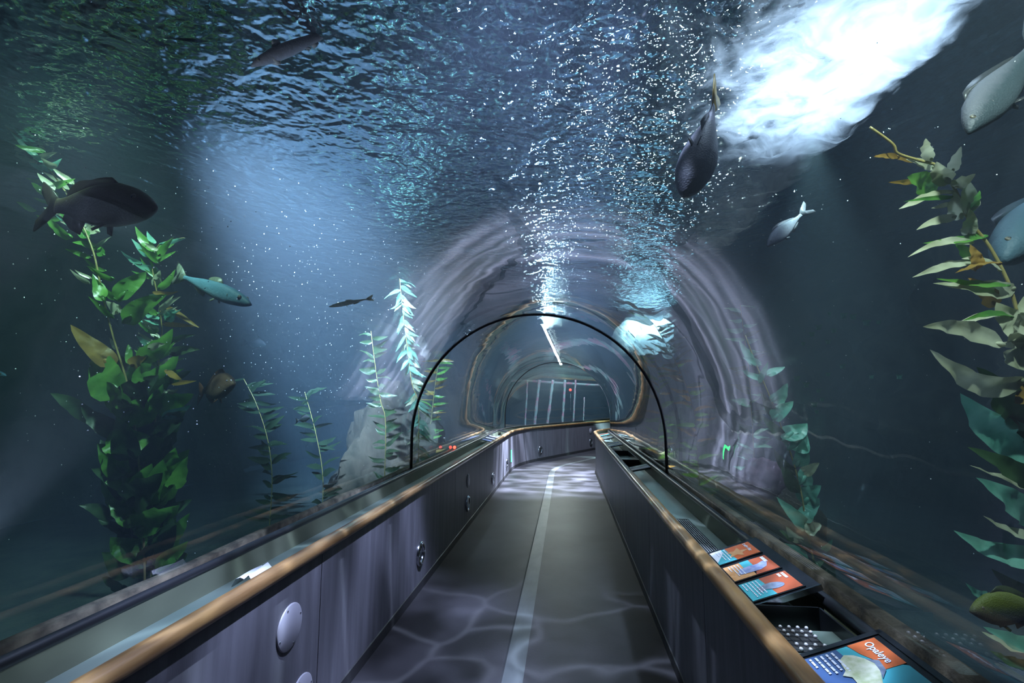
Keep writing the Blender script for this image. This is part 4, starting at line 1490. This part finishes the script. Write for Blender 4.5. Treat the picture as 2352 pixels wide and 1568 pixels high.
for bx, by, tx, ty, wp, mt in BL[:100]:
    yd = YL + rnd.uniform(-.12, .14)
    rebase(blade(t, P(bx, by, yd), P(tx, ty, yd - rnd.uniform(-.1, .18)), wp * YL / F_PX * 1.15, M[mt], rnd.uniform(-.04, .08), rnd.uniform(-.4, .4), 0, .1, 10, rnd=rnd), inv)
YL2 = 3.8
pts = [P(x, y, YL2) for x, y in [(424, 546), (392, 552), (362, 566), (350, 610), (362, 680), (372, 760), (362, 860), (356, 1000), (352, 1180), (345, 1345)]]
pts.append(Vector((pts[-1].x, pts[-1].y, -.1)))
t, st, inv = kelp('giant_kelp', 'thinner kelp twined behind the tall leafy one, its top bent aside', pts, .007)
rnd = random.Random(33)
BL = [(352, 580, 312, 518, 20, 'kelp'), (340, 590, 300, 548, 12, 'kelpteal'), (330, 610, 276, 575, 14, 'kelpteal'), (366, 560, 428, 548, 12, 'kelpteal'), (350, 600, 372, 570, 16, 'kelp'),
      (365, 640, 320, 590, 14, 'kelp'), (360, 660, 366, 620, 20, 'kelppale'), (350, 672, 410, 668, 10, 'kelpgold'), (376, 700, 400, 680, 14, 'kelpdark'), (372, 700, 460, 752, 14, 'kelpgold'),
      (380, 735, 406, 712, 22, 'kelpteal'), (372, 745, 460, 750, 12, 'kelpgold'), (372, 790, 450, 770, 14, 'kelpdark'), (376, 800, 352, 770, 14, 'kelp'), (366, 880, 440, 850, 24, 'kelpdark'),
      (372, 870, 452, 874, 14, 'kelpgold'), (380, 905, 366, 890, 14, 'kelppale'), (385, 900, 410, 890, 12, 'kelppale'), (355, 560, 338, 530, 12, 'kelpteal'), (356, 640, 300, 622, 8, 'kelp')]
for k in range(34):
    y = rnd.uniform(570, 880)
    sd = rnd.choice((-1, 1))
    BL.append((364, y, 364 + sd * rnd.uniform(20, 60), y - rnd.uniform(5, 50), rnd.uniform(8, 18), rnd.choice(('kelp', 'kelpteal', 'kelppale', 'kelp'))))
for k in range(34):
    y = rnd.uniform(900, 1340)
    sd = rnd.choice((-1, 1))
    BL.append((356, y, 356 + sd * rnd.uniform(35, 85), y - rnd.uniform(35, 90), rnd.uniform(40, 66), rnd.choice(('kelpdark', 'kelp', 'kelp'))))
for bx, by, tx, ty, wp, mt in BL:
    yd = YL2 + rnd.uniform(-.1, .1)
    rebase(blade(t, P(bx, by, yd), P(tx, ty, yd - rnd.uniform(-.1, .15)), wp * YL2 / F_PX * 1.15, M[mt], rnd.uniform(-.04, .08), rnd.uniform(-.4, .4), 0, .1, 10, rnd=rnd), inv)


def far_kelp(pxs, y, step, blen, bw, mats, seed, label, r=.007, group='kelp plants in the far water', sides=(-1, 1), rise=.5, down=0.0):
    pts = [P(x, yy, y) for x, yy in pxs]
    pts.append(Vector((pts[-1].x, pts[-1].y, -.1)))
    t, st, inv = kelp('giant_kelp', label, pts, r, group)
    rnd = random.Random(seed)
    bs = [B() for _ in mats]
    L_ = 0
    for a, c in zip(st[:-2], st[1:-1]):
        d = c - a
        k = max(1, int(d.length / step))
        for q in range(k):
            p = a + d * ((q + rnd.random()) / k) - inv
            sd = rnd.choice(sides)
            dr = Vector((sd * rnd.uniform(.6, 1), rnd.uniform(-.5, .5), rnd.uniform(-.2, 1) * rise - down)).normalized()
            i = rnd.randrange(len(mats))
            blade(t, p, p + dr * blen * rnd.uniform(.7, 1.2), bw * rnd.uniform(.7, 1.2), None, rnd.uniform(-.1, .1), rnd.uniform(-.8, .8), 0, .1, 7, (0, -1, .2), False, rnd, bs[i])
    for b_, m_ in zip(bs, mats):
        if b_.v: b_.obj('fronds', M[m_], t, True)


far_kelp([(918, 640), (926, 720), (936, 800), (946, 880), (962, 950)], 6.2, .028, .24, .06, ('kelpteal', 'kelppale', 'kelpteal'), 1, 'bright feathery kelp just outside the joint ring on the cover plate side', sides=(1, .8, -.4), down=.7)
far_kelp([(852, 760), (862, 840), (874, 920), (886, 980)], 6.4, .04, .22, .07, ('kelpdark',), 2, 'dark kelp left of the bright feathery one beside the joint ring')
far_kelp([(1452, 700), (1500, 742), (1535, 800), (1566, 862), (1590, 930), (1600, 1000)], 6.6, .035, .26, .06, ('kelpdark', 'kelp', 'kelpgold'), 3, 'dark arching kelp in front of the glowing flood lamp')
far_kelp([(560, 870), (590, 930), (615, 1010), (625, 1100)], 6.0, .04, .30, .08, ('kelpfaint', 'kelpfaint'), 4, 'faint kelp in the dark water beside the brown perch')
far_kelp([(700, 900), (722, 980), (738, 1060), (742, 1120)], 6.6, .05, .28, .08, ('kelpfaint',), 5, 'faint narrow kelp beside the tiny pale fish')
far_kelp([(1010, 820), (1000, 880), (992, 950), (985, 1010)], 8.5, .04, .28, .06, ('kelp', 'kelpgold'), 6, 'yellow-green kelp seen through the arch just inside the joint ring')
far_kelp([(1500, 800), (1512, 870), (1516, 950), (1512, 1010)], 8.5, .04, .26, .06, ('kelpgold', 'kelp'), 7, 'golden kelp seen through the arch on the fish sign side')
far_kelp([(1700, 700), (1712, 790), (1722, 880)], 7.5, .05, .26, .08, ('kelpteal', 'kelpdark'), 8, 'dim teal kelp high behind the rounded frond kelp')

# ------------------------------------------------------------------ anemones and small life on the right rim and wall
def anemone(loc, r, mat, label, seed=1, group=None):
    rnd = random.Random(seed)
    t = empty('anemone', loc)
    b = B()
    b.lathe([(r * .75, -r * .6), (r * .62, 0), (r * .80, r * .5), (r * .5, r * .62), (.001, r * .5)], (0, 0, 0), (0, 0, 1), 16)
    b.obj('column', mat, t, True)
    b = B()
    for k in range(34):
        q = k * 2.4
        rr = r * (.25 + .6 * (k % 7) / 7)
        p = Vector((math.cos(q) * rr, math.sin(q) * rr, r * .5))
        d = Vector((math.cos(q) * .9, math.sin(q) * .9, .8 + rnd.uniform(-.2, .3)))
        b.tube([p, p + d * r * .3, p + d * r * .5 + Vector((0, 0, -r * .08))], [r * .07, r * .055, r * .03], 6)
    b.obj('tentacles', mat, t, True)
    return prop(t, label, 'anemone', group)


M['pink'] = pm('magenta_anemone', (.42, .06, .28), .5, 0, (.62, .15, .42), 30, transl=.2)
M['lime'] = pm('green_anemone', (.16, .30, .10), .5, 0, (.26, .42, .16), 30, transl=.2)
M['mint'] = pm('mint_anemone', (.03, .13, .10), .7, 0, (.05, .20, .15), 30)
anemone(P(1872, 1338, 2.35), .042, M['pink'], 'magenta anemone on the concrete rim behind the fish signs', 1)
anemone(P(1930, 1368, 2.25), .026, M['lime'], 'small green anemone on the rim beside the magenta one', 2)
M['plum'] = pm('plum_sponge', (.16, .08, .14), .8, 0, (.28, .15, .22), 12)
boulder('sponge', P(1748, 1096, 5.2), (.20, .2, .17), 8, M['plum'], 'plum coloured sponge low behind the trough, beside the teal frond kelp')
rnd = random.Random(77)
spots_ = [(1852, 885), (1880, 898), (1888, 918), (1870, 930), (2002, 866), (2066, 866), (1935, 842), (1960, 728), (2018, 740), (1865, 768), (1902, 786), (1880, 752), (1905, 720), (1938, 726),
          (1845, 790), (1990, 742), (1915, 760), (1830, 870), (1876, 946), (1902, 860)]
for k, (x, y) in enumerate(spots_):
    yy = 6.2 if x < 1960 else 5.4
    t = anemone(P(x, y, yy), rnd.uniform(.022, .042), M['mint'], 'small mint green anemone dotted on the dark rock beyond the rounded teal kelp', k, 'mint green anemones on the far rock')


# ------------------------------------------------------------------ far posts beyond the bend, standing in for reflected light streaks
rnd = random.Random(3)
cols = [((1.0), .030), (1, .055), (1, .06), (1, .05), (1, .04), (1, .028)]
for k, (x0_, x1_, rr) in enumerate([(1212, 1206, .035), (1239, 1228, .060), (1270, 1258, .062), (1298, 1292, .052), (1322, 1317, .040), (1342, 1340, .028)]):
    a, c = P(x0_, 872 if k < 5 else 912, 20.5), P(x1_, 968, 20.5)
    b = B()
    n = 14
    pp, rs = [], []
    for i in range(n + 1):
        q = i / n
        pp.append(a + (c - a) * q + Vector((rnd.uniform(-.01, .01), 0, 0)))
        rs.append(rr * rnd.uniform(.8, 1.15))
    e = pp[-1].copy(); e.z = -.1
    pp.append(e); rs.append(rr)
    b.tube(pp, rs, 10)
    o = b.obj('pier_pile', M['pile'], None, True)
    prop(o, ['thin pale pile, leftmost of the row beyond the bend', 'second pale pile from the left beyond the bend', 'widest pink encrusted pile beyond the bend',
             'yellowish pile just left of the red light beyond the bend', 'thin grey pile just right of the red light', 'short thin pile, last of the row beyond the bend'][k],
         'pile', 'encrusted pier piles beyond the bend')
a, c = P(1205, 874, 20.8), P(1362, 884, 20.8)
b = B()
b.tube([a + Vector((-.6, 0, 0)), a, c, c + Vector((.5, 0, 0))], .05, 8)
prop(b.obj('pier_beam', M['pile'], None, True), 'horizontal beam joining the tops of the piles beyond the bend', 'beam')

# small red lights
for (x, y, d, r, lab) in ((1310, 895, 19.5, .055, 'small red light shining between the far piles'), (1044, 1027, 6.6, .022, 'small red light low outside the tunnel beside the boulder')):
    p = P(x, y, d)
    t = empty('indicator_light', p)
    b = B(); b.blob((0, 0, 0), r, 0, 12, 8); b.obj('lens', M['red'], t, True)
    b = B(); b.lathe([(r * 1.2, .0), (r * 1.2, r * .8), (.001, r * .9)], (0, 0, 0), (0, 1, 0), 14)
    b.tube([(0, r * .5, 0), (0, r * .5, -p.z - .1)], r * .3, 6)
    b.obj('housing', M['blackmetal'], t, True)
    prop(t, lab, 'light')

# ------------------------------------------------------------------ fine particles drifting in the lit water
rnd = random.Random(8)
b = B()
oct_v = [Vector(q) for q in ((1, 0, 0), (-1, 0, 0), (0, 1, 0), (0, -1, 0), (0, 0, 1), (0, 0, -1))]
oct_f = [(0, 2, 4), (2, 1, 4), (1, 3, 4), (3, 0, 4), (2, 0, 5), (1, 2, 5), (3, 1, 5), (0, 3, 5)]
def drift(n, xr, yr, zr, r0, r1):
    for _ in range(n):
        p = Vector((rnd.uniform(*xr), rnd.uniform(*yr), rnd.uniform(*zr)))
        c_ = XC
        if p.y < 11 and abs(p.x - c_) < R_OUT + .05 and p.z < ZC + R_OUT + .05: continue
        r = rnd.uniform(r0, r1)
        b.add([p + q * r for q in oct_v], oct_f)
drift(900, (-4.0, -1.6), (1.6, 7), (1.4, 3.7), .0026, .0060)
drift(170, (1.1, 3.6), (1.2, 6), (.6, 3.5), .002, .0042)
drift(90, (-5, -2), (2, 7), (.2, 1.6), .002, .0045)
drift(160, (-2, 2), (2, 9), (2.65, 3.7), .002, .0045)
prop(b.obj('drifting_particles', M['speck']), 'fine bright specks drifting through the lit water', 'particles', kind='stuff')
